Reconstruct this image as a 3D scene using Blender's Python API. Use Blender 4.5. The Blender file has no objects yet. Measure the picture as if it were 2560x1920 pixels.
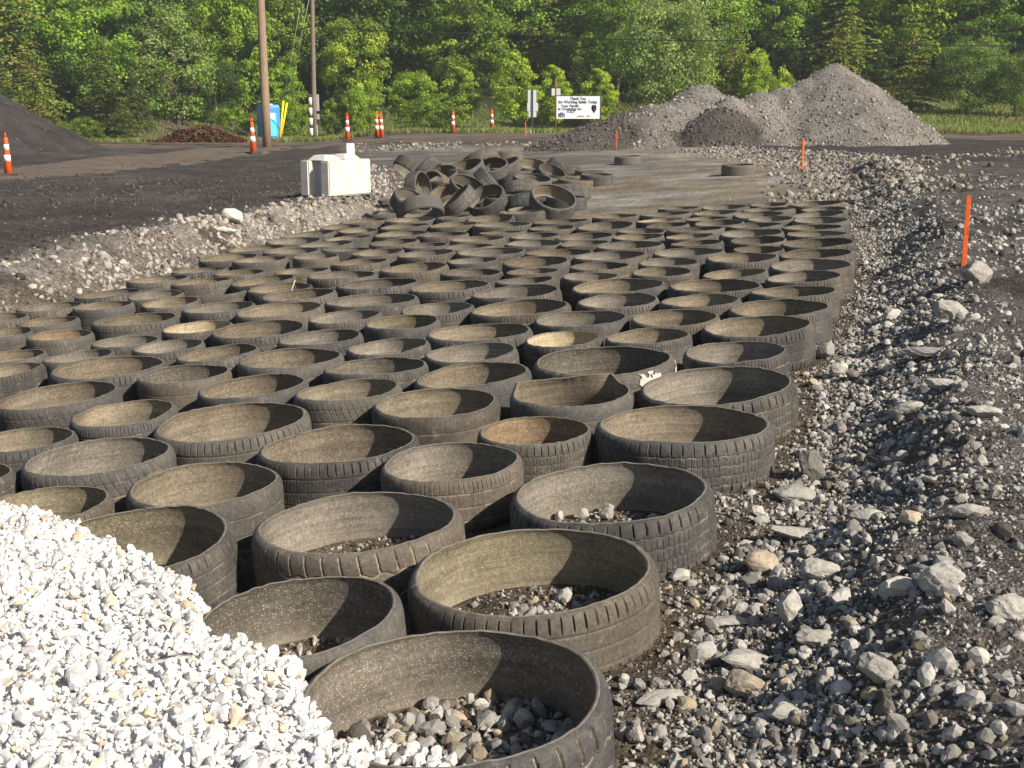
import bpy, bmesh, math, random
import numpy as np
from mathutils import Vector, Matrix
rng = np.random.default_rng(7)
random.seed(7)
SC = bpy.context.scene
COL = SC.collection
PI = math.pi
# ------------------------------------------------------------------ camera
F_PX, PITCH, CAM_Z = 3083.4, 0.2256, 1.65
W_PX, H_PX = 2560.0, 1920.0
cam_d = bpy.data.cameras.new('camera'); cam = bpy.data.objects.new('camera', cam_d); COL.objects.link(cam)
cam_d.sensor_width = 36.0; cam_d.lens = 36.0 * F_PX / W_PX
cam_d.clip_start = 0.05; cam_d.clip_end = 3000
cam.location = (0, 0, CAM_Z); cam.rotation_euler = (PI / 2 - PITCH, 0, 0)
SC.camera = cam
FWD = Vector((0, math.cos(PITCH), -math.sin(PITCH))); UP = Vector((0, math.sin(PITCH), math.cos(PITCH)))

def ray(px, py):                       # direction with unit depth along the view axis
    return FWD + Vector(((px - W_PX / 2) / F_PX, 0, 0)) - UP * ((py - H_PX / 2) / F_PX)
def at_depth(px, py, y):               # world point on the pixel's ray at forward distance y
    d = ray(px, py); d = d * (y / d.y)
    return Vector((d.x, d.y, d.z + CAM_Z))

# ------------------------------------------------------------------ noise
def _hash(ix, iy, s):
    n = (ix.astype(np.int64) * 374761393 + iy.astype(np.int64) * 668265263 + s * 974634777) & 0x7fffffff
    n = ((n ^ (n >> 13)) * 1274126177) & 0x7fffffff
    n = n ^ (n >> 16)
    return (n & 0xffff) / 65535.0
def vnoise(x, y, s=0):
    ix = np.floor(x); iy = np.floor(y); fx = x - ix; fy = y - iy
    fx = fx * fx * (3 - 2 * fx); fy = fy * fy * (3 - 2 * fy)
    a = _hash(ix, iy, s); b = _hash(ix + 1, iy, s); c = _hash(ix, iy + 1, s); d = _hash(ix + 1, iy + 1, s)
    return (a + (b - a) * fx) * (1 - fy) + (c + (d - c) * fx) * fy
def fbm(x, y, s=0, o=4):
    v = 0; a = .5; t = 0
    for i in range(o):
        v = v + a * vnoise(x, y, s + i * 17); t += a; a *= .55; x = x * 2.03 + 11.3; y = y * 2.03 + 4.7
    return v / t
def sstep(a, b, x):
    t = np.clip((x - a) / (b - a), 0, 1); return t * t * (3 - 2 * t)
def lerp(a, b, t): return a + (b - a) * t

# ------------------------------------------------------------------ terrain height
LY = [-5, 2, 5, 8, 10, 10.9, 11.8, 13.4, 14.6, 15.5, 16.2, 17.9, 20, 24, 28, 34, 40, 46]
LX = [-9, -8, -7.2, -6.2, -4.75, -4.2, -3.85, -3.5, -3.1, -2.95, -2.65, -2.4, -2.1, -2.3, -2.6, -3.6, -4.6, -5.6]
RY = [-5, 0, 2.0, 2.9, 3.7, 4.4, 5.3, 6.0, 6.8, 7.4, 8.15, 9.3, 10.7, 12, 13.1, 15.2, 18, 21, 25, 31, 38, 46]
RX = [-.5, -.1, .15, .32, .50, .80, 1.18, 1.45, 1.6, 1.88, 2.16, 2.54, 2.98, 3.3, 3.7, 4.1, 4.7, 5.4, 6.1, 6.3, 5.6, 4.5]
def xl(y): return np.interp(y, LY, LX)
def xr(y): return np.interp(y, RY, RX)
ROAD = [(-22, 10), (-17, 19), (-13.2, 26), (-11.6, 33), (-10.4, 40), (-8.6, 49), (-4, 57.5), (4, 61.5), (13, 59.5), (22, 56), (34, 53), (60, 50)]
def road_dist(x, y):
    best = np.full(np.shape(x), 1e9)
    for (ax, ay), (bx, by) in zip(ROAD[:-1], ROAD[1:]):
        dx, dy = bx - ax, by - ay
        t = np.clip(((x - ax) * dx + (y - ay) * dy) / (dx * dx + dy * dy), 0, 1)
        best = np.minimum(best, np.hypot(x - ax - t * dx, y - ay - t * dy))
    return best
def masks(x, y):
    w = (fbm(x * .9, y * .9, 3, 3) - .5)
    L = sstep(0.0, 0.85, xl(y) - 0.02 - x + w * .6) * (y < 60)
    R = sstep(0.0, .85, x - xr(y) - np.interp(y, [0, 3, 4.5, 6, 8], [.30, .28, .20, .08, .04]) + w * .45)
    Fb = sstep(0.0, 1.6, y - 45.2 + w * 1.5)
    return L, R, Fb
def height(x, y):
    x = np.asarray(x, float); y = np.asarray(y, float)
    bed = 0.0647 * np.clip(x, -6, 6.5) - 0.012
    bed = lerp(bed, 0.03 * np.clip(x, -6, 6) + .05, sstep(20, 34, y))
    L, R, Fb = masks(x, y)
    zl = np.interp(y, [0, 9, 11, 13.5, 18, 24, 30, 36, 44, 60], [.02, .02, .08, .17, .13, .02, -.09, -.08, -.02, .02])
    zl = zl + .05 * np.exp(-((xl(y) - .9 - x) / .5) ** 2) * (y < 30)
    zr = bed + np.interp(y, [0, 6, 14, 20, 30, 40], [.22, .25, .27, .24, .10, .05])
    zr = zr + (.03 * np.exp(-((x - xr(y) - .85) / .3) ** 2)) * (y < 24) + (fbm(x * 2.2, y * 2.2, 121, 3) - .5) * .12 * (y < 24)
    zf = .10 - .42 * sstep(-5, -10.5, x)
    h = bed
    h = lerp(h, zl, L); h = lerp(h, zr, R); h = lerp(h, zf, Fb)
    # soil lumps
    rough = .35 + .65 * np.maximum(np.maximum(L, R), Fb * .3)
    near = 1 - sstep(45, 75, y)
    h = h + near * rough * ((fbm(x * 1.1, y * 1.1, 21, 3) - .5) * .13 + (fbm(x * 6, y * 6, 31, 4) - .5) * .05 + np.clip(fbm(x * 13, y * 13, 37, 2) - .6, 0, 1) * .08 * L)
    rd = road_dist(x, y); h = h - .045 * L * (np.exp(-((rd - 4.3) / .16) ** 2) + np.exp(-((rd - 6.1) / .16) ** 2)) * (.4 + fbm(x * .4, y * .4, 61, 2))
    # verge behind the road and wooded hill
    v = -.15 - .40 * sstep(-4, -11, x)
    v = v + 1.25 * sstep(63, 84, y) * sstep(11, 20, x)
    h = lerp(h, v, sstep(62, 70, y + np.abs(x) * .06 - .0 * x))
    hill = np.clip(y - 86 + 6 * (fbm(x * .03, y * .03, 5, 2) - .5), 0, None)
    h = h + 50 * (1 - np.exp(-hill * .42 / 50))
    h = h + sstep(60, 90, y) * (fbm(x * .15, y * .15, 51, 3) - .5) * .7
    return h
def hz(x, y): return float(height(np.array([x]), np.array([y]))[0])
def ground_at(px, py):                 # where the pixel's ray meets the ground
    d = ray(px, py); lo = None; t = 1.0
    ts = np.concatenate([np.arange(1.5, 60, .05), np.arange(60, 260, .25)])
    X = d.x * ts; Y = d.y * ts; Z = CAM_Z + d.z * ts
    below = np.nonzero(Z < height(X, Y))[0]
    k = below[0] if len(below) else len(ts) - 1
    return Vector((X[k], Y[k], float(height(X[k:k + 1], Y[k:k + 1])[0])))

# ------------------------------------------------------------------ mesh helpers
def npmesh(name, V, polys, mats, smooth=False, col=None, matidx=None, uv=None):
    """V (n,3); polys: (m,k) int array of equal polygons or list of such arrays"""
    me = bpy.data.meshes.new(name)
    if not isinstance(polys, list): polys = [polys]
    polys = [np.asarray(p, np.int32) for p in polys if len(p)]
    V = np.asarray(V, np.float32)
    loops = np.concatenate([p.ravel() for p in polys])
    tot = np.concatenate([np.full(len(p), p.shape[1], np.int32) for p in polys])
    st = np.concatenate([[0], np.cumsum(tot)[:-1]]).astype(np.int32)
    me.vertices.add(len(V)); me.vertices.foreach_set('co', V.ravel())
    me.loops.add(len(loops)); me.loops.foreach_set('vertex_index', loops)
    me.polygons.add(len(tot)); me.polygons.foreach_set('loop_start', st); me.polygons.foreach_set('loop_total', tot)
    me.polygons.foreach_set('use_smooth', np.full(len(tot), bool(smooth)))
    for m in (mats if isinstance(mats, (list, tuple)) else [mats]): me.materials.append(m)
    if matidx is not None: me.polygons.foreach_set('material_index', np.asarray(matidx, np.int32))
    if col is not None:
        c = np.asarray(col, np.float32)
        if c.shape[1] == 3: c = np.concatenate([c, np.ones((len(c), 1), np.float32)], 1)
        a = me.color_attributes.new('Col', 'FLOAT_COLOR', 'POINT'); a.data.foreach_set('color', c.ravel())
    me.update(calc_edges=True); me.validate()
    return me
def link(name, me, parent=None, loc=None):
    o = bpy.data.objects.new(name, me); COL.objects.link(o)
    if parent is not None: o.parent = parent
    if loc is not None: o.location = loc
    return o
def tag(o, label=None, cat=None, group=None, kind=None):
    if label: o['label'] = label
    if cat: o['category'] = cat
    if group: o['group'] = group
    if kind: o['kind'] = kind
    return o
def empty(name, loc=(0, 0, 0), label=None, cat=None, group=None, rot=None):
    o = bpy.data.objects.new(name, None); COL.objects.link(o); o.location = loc; o.empty_display_size = .1
    if rot is not None: o.rotation_euler = rot
    return tag(o, label, cat, group)
def bm_mesh(name, bm, mats, smooth=False):
    me = bpy.data.meshes.new(name); bm.normal_update(); bm.to_mesh(me); bm.free()
    for m in (mats if isinstance(mats, (list, tuple)) else [mats]): me.materials.append(m)
    for p in me.polygons: p.use_smooth = smooth
    return me
def add_box(bm, c, s, rz=0.0, bev=0.0, taper=None):
    M = Matrix.Translation(c) @ Matrix.Rotation(rz, 4, 'Z') @ Matrix.Diagonal((*s, 1))
    r = bmesh.ops.create_cube(bm, size=1, matrix=M)
    if bev: 
        es = list({e for v in r['verts'] for e in v.link_edges})
        bmesh.ops.bevel(bm, geom=es, offset=bev, segments=2, affect='EDGES', profile=.6)
def add_tube(bm, pts, rad, n=8, cap=True):
    rings = []
    for i, p in enumerate(pts):
        p = Vector(p); a = Vector(pts[max(i - 1, 0)]); b = Vector(pts[min(i + 1, len(pts) - 1)])
        d = (b - a).normalized(); u = d.orthogonal().normalized()
        if abs(d.z) < .999: u = d.cross(Vector((0, 0, 1))).normalized()
        w = d.cross(u); r = rad[i] if isinstance(rad, (list, tuple)) else rad
        rings.append([bm.verts.new(p + u * math.cos(2 * PI * k / n) * r + w * math.sin(2 * PI * k / n) * r) for k in range(n)])
    for A, B in zip(rings[:-1], rings[1:]):
        for k in range(n): bm.faces.new((A[k], A[(k + 1) % n], B[(k + 1) % n], B[k]))
    if cap:
        bm.faces.new(rings[0][::-1]); bm.faces.new(rings[-1])
def lathe(bm, prof, n=20, cap=True):
    add_tube_r = []
    for r, z in prof: add_tube_r.append([bm.verts.new((r * math.cos(2 * PI * k / n), r * math.sin(2 * PI * k / n), z)) for k in range(n)])
    for A, B in zip(add_tube_r[:-1], add_tube_r[1:]):
        for k in range(n): bm.faces.new((A[k], A[(k + 1) % n], B[(k + 1) % n], B[k]))
    if cap: bm.faces.new(add_tube_r[0][::-1]); bm.faces.new(add_tube_r[-1])

# ------------------------------------------------------------------ materials
class NT:
    def __init__(s, name):
        s.m = bpy.data.materials.new(name); s.m.use_nodes = True; s.t = s.m.node_tree; s.t.nodes.clear()
        s.out = s.t.nodes.new('ShaderNodeOutputMaterial'); s.p = s.t.nodes.new('ShaderNodeBsdfPrincipled')
        s.t.links.new(s.p.outputs[0], s.out.inputs[0])
    def n(s, typ, **kw):
        nd = s.t.nodes.new(typ)
        for k, v in kw.items():
            if hasattr(nd, k): setattr(nd, k, v)
            else: nd.inputs[k].default_value = v
        return nd
    def l(s, a, b): s.t.links.new(a, b)
    def coord(s, kind='Object'): return s.n('ShaderNodeTexCoord').outputs[kind]
    def noise(s, vec, scale, detail=4, rough=.6):
        nd = s.n('ShaderNodeTexNoise'); nd.inputs['Scale'].default_value = scale; nd.inputs['Detail'].default_value = detail
        nd.inputs['Roughness'].default_value = rough
        if vec is not None: s.l(vec, nd.inputs['Vector'])
        return nd.outputs['Fac']
    def ramp(s, fac, stops):
        r = s.n('ShaderNodeValToRGB'); cr = r.color_ramp
        while len(cr.elements) < len(stops): cr.elements.new(.5)
        for e, (p, c) in zip(cr.elements, stops):
            e.position = p; e.color = (c, c, c, 1) if not isinstance(c, tuple) else (*c, 1)
        s.l(fac, r.inputs[0]); return r.outputs[0]
    def mix(s, a, b, fac, mode='MIX'):
        m = s.n('ShaderNodeMix', data_type='RGBA', blend_type=mode)
        for sock, v in ((m.inputs[6], a), (m.inputs[7], b), (m.inputs[0], fac)):
            if isinstance(v, bpy.types.NodeSocket): s.l(v, sock)
            elif isinstance(v, (int, float)): sock.default_value = v
            else: sock.default_value = (*v, 1)
        return m.outputs[2]
    def bump(s, h, strength=.5, dist=.01):
        b = s.n('ShaderNodeBump'); b.inputs['Strength'].default_value = strength; b.inputs['Distance'].default_value = dist
        s.l(h, b.inputs['Height']); s.l(b.outputs[0], s.p.inputs['Normal']); return b
    def base(s, c):
        if isinstance(c, bpy.types.NodeSocket): s.l(c, s.p.inputs['Base Color'])
        else: s.p.inputs['Base Color'].default_value = (*c, 1)
    def rough(s, v): s.p.inputs['Roughness'].default_value = v
    def spec(s, v): s.p.inputs['Specular IOR Level'].default_value = v

def simple(name, c, rough=.6, var=.25, scale=8, spec=.3, metal=0, bump=0):
    t = NT(name); v = t.coord()
    f = t.ramp(t.noise(v, scale, 5), [(.3, 1 - var), (.7, 1 + var * .6)])
    t.base(t.mix(c, f, 1.0, 'MULTIPLY')); t.rough(rough); t.spec(spec); t.p.inputs['Metallic'].default_value = metal
    if bump: t.bump(t.noise(v, scale * 6, 4), bump, .01)
    return t.m

def mat_rubber():
    t = NT('worn_rubber'); v = t.coord()
    oc = t.n('ShaderNodeObjectInfo')
    geo = t.n('ShaderNodeNewGeometry').outputs['Position']
    dust = t.ramp(t.noise(geo, 5.5, 6, .65), [(.42, 0.0), (.74, 1.0)])
    c = t.mix(oc.outputs['Color'], (.175, .158, .137), t.n('ShaderNodeMath', operation='MULTIPLY').outputs[0])
    mm = [n for n in t.t.nodes if n.type == 'MATH'][0]; t.l(dust, mm.inputs[0]); mm.inputs[1].default_value = .5
    fine = t.ramp(t.noise(v, 55, 5, .7), [(.3, .68), (.7, 1.22)])
    c = t.mix(c, fine, 1.0, 'MULTIPLY')
    sc = t.ramp(t.noise(geo, 17, 4, .7), [(.60, 0.0), (.72, .5)])
    c = t.mix(c, (.24, .215, .18), sc)
    at = t.n('ShaderNodeAttribute', attribute_name='Col'); c = t.mix(c, (.30, .255, .19), at.outputs['Fac'])
    gr = t.ramp(t.noise(v, 130, 3, .8), [(.36, .74), (.64, 1.22)]); c = t.mix(c, gr, 1.0, 'MULTIPLY')
    t.base(c); t.rough(.78); t.spec(.28)
    t.bump(t.noise(v, 90, 4, .7), .35, .004)
    return t.m
def mat_cut():
    t = NT('cut_rubber_edge'); v = t.coord()
    f = t.ramp(t.noise(v, 40, 4), [(.3, .7), (.7, 1.2)])
    t.base(t.mix((.17, .155, .135), f, 1.0, 'MULTIPLY')); t.rough(.85); t.spec(.2); return t.m
def mat_liner():
    t = NT('dusty_tyre_liner'); v = t.coord(); oc = t.n('ShaderNodeObjectInfo')
    geo = t.n('ShaderNodeNewGeometry').outputs['Position']
    big = t.ramp(t.noise(geo, 4.2, 5, .6), [(.3, .62), (.7, 1.18)])
    c = t.mix(oc.outputs['Color'], big, 1.0, 'MULTIPLY')
    med = t.ramp(t.noise(geo, 70, 6, .8), [(.35, .6), (.65, 1.3)])
    c = t.mix(c, med, 1.0, 'MULTIPLY')
    vo = t.n('ShaderNodeTexVoronoi'); vo.inputs['Scale'].default_value = 170; t.l(geo, vo.inputs['Vector'])
    sp = t.ramp(vo.outputs['Distance'], [(.18, 1.0), (.34, 0.0)])
    den = t.ramp(t.noise(geo, 60, 2), [(.40, 0.0), (.56, .95)])
    sm = t.n('ShaderNodeMath', operation='MULTIPLY'); t.l(sp, sm.inputs[0]); t.l(den, sm.inputs[1])
    c = t.mix(c, (.48, .42, .33), sm.outputs[0])
    # rain streaks and tide lines
    mp = t.n('ShaderNodeMapping'); mp.inputs['Scale'].default_value = (10, 10, 1.2); t.l(v, mp.inputs['Vector'])
    st = t.ramp(t.noise(mp.outputs[0], 2.2, 3), [(.62, 0.0), (.8, .35)])
    c = t.mix(c, (.30, .25, .18), st)
    mr = t.n('ShaderNodeMapping'); mr.inputs['Scale'].default_value = (1.2, 1.2, 34); t.l(v, mr.inputs['Vector']); rb = t.ramp(t.noise(mr.outputs[0], 1.6, 3), [(.36, .76), (.6, 1.14)]); c = t.mix(c, rb, 1.0, 'MULTIPLY')
    sz = t.n('ShaderNodeSeparateXYZ'); t.l(v, sz.inputs[0]); lowm = t.ramp(sz.outputs[2], [(.02, .55), (.11, 0.0)]); nm = t.ramp(t.noise(geo, 7, 5, .7), [(.35, 0.0), (.65, 1.0)])
    ml = t.n('ShaderNodeMath', operation='MULTIPLY'); t.l(lowm, ml.inputs[0]); t.l(nm, ml.inputs[1]); c = t.mix(c, (.27, .235, .19), ml.outputs[0])
    t.base(c); t.rough(.7); t.spec(.3)
    t.bump(t.noise(geo, 160, 3, .7), .5, .003)
    return t.m
def mat_ground():
    t = NT('site_soil'); a = t.n('ShaderNodeAttribute', attribute_name='Col'); g = t.n('ShaderNodeNewGeometry').outputs['Position']
    f1 = t.ramp(t.noise(g, 1.1, 7, .62), [(.32, .62), (.68, 1.32)])
    f2 = t.ramp(t.noise(g, 14, 6, .72), [(.32, .52), (.68, 1.5)])
    c = t.mix(a.outputs['Color'], f1, 1.0, 'MULTIPLY'); c = t.mix(c, f2, 1.0, 'MULTIPLY')
    vo = t.n('ShaderNodeTexVoronoi'); vo.inputs['Scale'].default_value = 38; t.l(g, vo.inputs['Vector'])
    sp = t.ramp(vo.outputs['Distance'], [(.22, 1.0), (.36, 0.0)])
    dn = t.ramp(t.noise(g, 5, 4, .7), [(.5, 0.0), (.66, .55)])
    sm = t.n('ShaderNodeMath', operation='MULTIPLY'); t.l(sp, sm.inputs[0]); t.l(dn, sm.inputs[1])
    c2 = t.mix(c, (2.1, 2.1, 2.05), 1.0, 'MULTIPLY')
    c = t.mix(c, c2, sm.outputs[0])
    t.base(c); t.l(t.ramp(t.noise(g, .55, 4, .6), [(.52, .93), (.66, .55)]), t.p.inputs['Roughness']); t.spec(.22)
    h = t.n('ShaderNodeMath', operation='ADD'); t.l(t.noise(g, 22, 8, .75), h.inputs[0]); t.l(sm.outputs[0], h.inputs[1])
    v2 = t.n('ShaderNodeTexVoronoi'); v2.inputs['Scale'].default_value = 85; t.l(g, v2.inputs['Vector']); h2 = t.n('ShaderNodeMath', operation='MULTIPLY_ADD'); t.l(v2.outputs['Distance'], h2.inputs[0]); h2.inputs[1].default_value = -.55; t.l(h.outputs[0], h2.inputs[2])
    cv = t.ramp(v2.outputs['Color'], [(.2, .6), (.85, 1.5)]); t.base(t.mix(c, cv, 1.0, 'MULTIPLY'))
    t.bump(h2.outputs[0], 1.0, .035)
    return t.m
def mat_stone():
    t = NT('crushed_stone'); a = t.n('ShaderNodeAttribute', attribute_name='Col'); g = t.n('ShaderNodeNewGeometry').outputs['Position']
    f = t.ramp(t.noise(g, 45, 6, .7), [(.3, .72), (.7, 1.2)])
    c = t.mix(a.outputs['Color'], f, 1.0, 'MULTIPLY')
    d = t.ramp(t.noise(g, 11, 4, .6), [(.55, 0.0), (.75, .45)])
    c = t.mix(c, (.10, .085, .07), d)
    t.base(c); t.rough(.88); t.spec(.25); t.bump(t.noise(g, 110, 5, .7), .4, .004); return t.m
def mat_white_stone():
    t = NT('white_limestone'); a = t.n('ShaderNodeAttribute', attribute_name='Col'); g = t.n('ShaderNodeNewGeometry').outputs['Position']
    f = t.ramp(t.noise(g, 60, 6, .65), [(.3, .8), (.7, 1.08)])
    c = t.mix(a.outputs['Color'], f, 1.0, 'MULTIPLY')
    t.base(c); t.rough(.75); t.spec(.35); t.bump(t.noise(g, 150, 4, .7), .35, .003); return t.m
def mat_leaf(name, trans=.35):
    t = NT(name); a = t.n('ShaderNodeAttribute', attribute_name='Col'); oc = t.n('ShaderNodeObjectInfo')
    c = t.mix(a.outputs['Color'], oc.outputs['Color'], 1.0, 'MULTIPLY')
    t.base(c); t.rough(.55); t.spec(.3)
    tr = t.n('ShaderNodeBsdfTranslucent'); t.l(t.mix(c, (1.25, 1.3, .5), 1.0, 'MULTIPLY'), tr.inputs['Color'])
    ms = t.n('ShaderNodeMixShader'); ms.inputs[0].default_value = trans
    t.l(t.p.outputs[0], ms.inputs[1]); t.l(tr.outputs[0], ms.inputs[2]); t.l(ms.outputs[0], t.out.inputs[0]); return t.m
def mat_bark(name, c, stretch=(14, 14, 1.6)):
    t = NT(name); mp = t.n('ShaderNodeMapping'); mp.inputs['Scale'].default_value = stretch; t.l(t.coord(), mp.inputs['Vector'])
    n = t.noise(mp.outputs[0], 3, 6, .7); f = t.ramp(n, [(.3, .55), (.7, 1.3)])
    t.base(t.mix(c, f, 1.0, 'MULTIPLY')); t.rough(.9); t.spec(.15); t.bump(n, .6, .01); return t.m
def mat_concrete():
    t = NT('cast_concrete'); g = t.coord()
    f = t.ramp(t.noise(g, 4, 6, .6), [(.3, .8), (.7, 1.1)]); c = t.mix((.60, .585, .545), f, 1.0, 'MULTIPLY')
    mp = t.n('ShaderNodeMapping'); mp.inputs['Scale'].default_value = (9, 9, .8); t.l(g, mp.inputs['Vector'])
    st = t.ramp(t.noise(mp.outputs[0], 3, 4, .7), [(.5, 0.0), (.75, .4)]); c = t.mix(c, (.30, .26, .20), st)
    t.base(c); t.rough(.88); t.spec(.2); t.bump(t.noise(g, 30, 5), .3, .006); return t.m
def mat_road():
    t = NT('packed_dirt_road'); g = t.n('ShaderNodeNewGeometry').outputs['Position']
    f = t.ramp(t.noise(g, .9, 7, .65), [(.3, .7), (.7, 1.25)]); c = t.mix((.128, .103, .084), f, 1.0, 'MULTIPLY')
    f2 = t.ramp(t.noise(g, 9, 5, .7), [(.3, .8), (.7, 1.2)]); c = t.mix(c, f2, 1.0, 'MULTIPLY')
    t.base(c); t.rough(.92); t.spec(.15); t.bump(t.noise(g, 12, 6, .7), .5, .03); return t.m

M_RUB, M_CUT, M_LIN = mat_rubber(), mat_cut(), mat_liner()
M_GND, M_STONE, M_WSTONE, M_ROAD = mat_ground(), mat_stone(), mat_white_stone(), mat_road()
M_LEAF, M_NEEDLE = mat_leaf('leaf', .42), mat_leaf('needle', .25)
M_BARK, M_POLE = mat_bark('bark', (.13, .105, .085)), mat_bark('weathered_pole_wood', (.29, .215, .15), (20, 20, .9))
M_POLE2 = mat_bark('grey_pole_wood', (.21, .17, .14), (20, 20, .9))
M_CONC = mat_concrete()
M_ORANGE = simple('orange_plastic', (.85, .13, .03), .5, .12, 5)
M_REFL = simple('white_reflective_band', (.80, .80, .84), .35, .05, 5)
M_BLACKR = simple('black_rubber_base', (.05, .047, .045), .8, .3)
M_STAKE = simple('orange_painted_lath', (.80, .145, .035), .75, .4, 14, bump=.4)
M_BLUE = simple('blue_plastic', (.05, .27, .78), .4, .08, 2, .45)
M_LBLUE = simple('light_blue_plastic', (.10, .60, .92), .4, .08, 2, .45)
M_WHITE = simple('white_plastic', (.80, .80, .80), .45, .05, 3)
M_GREY = simple('grey_plastic', (.35, .36, .38), .5, .1, 3)
M_YELLOW = simple('yellow_plastic', (.85, .66, .02), .45, .06, 3)
M_STEEL = simple('galvanised_steel', (.33, .34, .35), .45, .15, 6, .5, .7)
M_SIGNBK = simple('bare_aluminium_sign', (.62, .68, .74), .4, .08, 3, .5, .2)
M_RUST = simple('rusty_steel', (.20, .10, .06), .85, .3, 9)
M_DARKST = simple('dark_steel_post', (.05, .05, .055), .6, .2, 9)
M_SIGNF = simple('white_sign_face', (.72, .78, .86), .4, .06, 1.2)
M_INK = simple('dark_sign_ink', (.03, .05, .09), .6, .1)
M_REDINK = simple('faded_red_ink', (.45, .18, .17), .6, .15)
M_WIRE = simple('black_cable', (.03, .03, .03), .6, .1)
M_WIREG = simple('steel_cable', (.32, .36, .24), .5, .1)
M_REDROPE = simple('red_lifting_loop', (.35, .05, .03), .7, .1)
M_WOOD = simple('sawn_wood', (.55, .36, .13), .7, .2, 12)
M_BOTTLE = NT('clear_bottle_plastic'); M_BOTTLE.base((.75, .85, .95)); M_BOTTLE.rough(.15); M_BOTTLE.p.inputs['Transmission Weight'].default_value = .75; M_BOTTLE = M_BOTTLE.m
M_STRAW = simple('dry_straw', (.5, .42, .25), .8, .2, 12)
M_PAINTW = simple('white_paint_smear', (.55, .53, .47), .7, .35, 25)

# ------------------------------------------------------------------ ground sheet
def axis(segs):
    out = [segs[0][0]]
    for a, b, st in segs:
        n = max(1, int(round((b - a) / st))); out += list(a + (b - a) * (np.arange(1, n + 1) / n))
    return np.array(out)
gx = axis([(-420, -120, 25), (-120, -40, 4), (-40, -14, .8), (-14, -7, .12), (-7, 6, .034), (6, 11, .07), (11, 24, .3), (24, 60, 1.5), (60, 140, 6), (140, 420, 28)])
gy = axis([(-60, -4, 4), (-4, 1.5, .2), (1.5, 9, .032), (9, 16, .05), (16, 30, .1), (30, 66, .3), (66, 100, 1.0), (100, 160, 3), (160, 520, 15)])
GX, GY = np.meshgrid(gx, gy); X = GX.ravel(); Y = GY.ravel()
Z = height(X, Y)
def ground_colour(X, Y):
    L, R, Fb = masks(X, Y); n = fbm(X * .5, Y * .5, 77, 4); n2 = fbm(X * 2.2, Y * 2.2, 91, 4)
    c3 = lambda c: np.array(c, float)[None]
    dark = c3((.066, .056, .055)); tan = c3((.21, .175, .135)); grey = c3((.25, .235, .215)); soilR = c3((.088, .08, .075)); rub = c3((.27, .245, .225))
    bedn = lerp(c3((.135, .105, .075)), c3((.115, .095, .08)), sstep(.4, .6, n2)[:, None])
    bedfar = lerp(tan * 1.15, grey * 1.3, sstep(.42, .6, n)[:, None])
    bedfar = lerp(bedfar, c3((.10, .088, .08)), (sstep(.55, .7, n2) * .35)[:, None])
    bed = lerp(bedn, bedfar, sstep(13.5, 17, Y + .0 * X)[:, None])
    # grey crushed run in the far right of the pit, dark mud in the far left
    fr = sstep(19, 26, Y) * sstep(-1.5, -3.5, X - xr(Y)) 
    bed = lerp(bed, lerp(c3((.15, .135, .12)), grey * .95, sstep(.45, .65, n)[:, None]), (fr * sstep(22, 30, Y))[:, None])
    plat = lerp(dark, dark * 1.45, sstep(.5, .7, n)[:, None])
    edge = np.exp(-((xl(Y) - .45 - X) / (.55 + .25 * n)) ** 2) * (Y < 33)
    leftc = lerp(plat, rub, np.clip(edge * sstep(.30, .55, n2 + .12) * 1.1, 0, 1)[:, None])
    c = lerp(bed, leftc, L[:, None])
    rc = lerp(soilR, soilR * 1.5, sstep(.5, .7, n2)[:, None])
    rc = lerp(rc, c3((.20, .19, .175)), (sstep(1.1, .2, X - xr(Y) - .1) * .55)[:, None])
    rc = lerp(rc, dark * .95, sstep(20, 26, Y)[:, None])
    c = lerp(c, rc, R[:, None])
    farc = lerp(c3((.15, .115, .088)), dark * 1.2, sstep(.45, .6, n)[:, None])
    c = lerp(c, farc, Fb[:, None])
    gr = sstep(63.5, 66, Y + np.abs(X) * .06 + n * 2)
    c = lerp(c, lerp(c3((.10, .15, .035)), c3((.17, .17, .08)), n2[:, None]), gr[:, None])
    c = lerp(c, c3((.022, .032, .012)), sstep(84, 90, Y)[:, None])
    return np.clip(c, .01, .9)
nx, ny = len(gx), len(gy)
idx = np.arange(nx * ny).reshape(ny, nx)
quads = np.stack([idx[:-1, :-1].ravel(), idx[:-1, 1:].ravel(), idx[1:, 1:].ravel(), idx[1:, :-1].ravel()], 1)
tag(link('ground', npmesh('ground', np.stack([X, Y, Z], 1), quads, M_GND, True, ground_colour(X, Y))), kind='structure')

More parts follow.
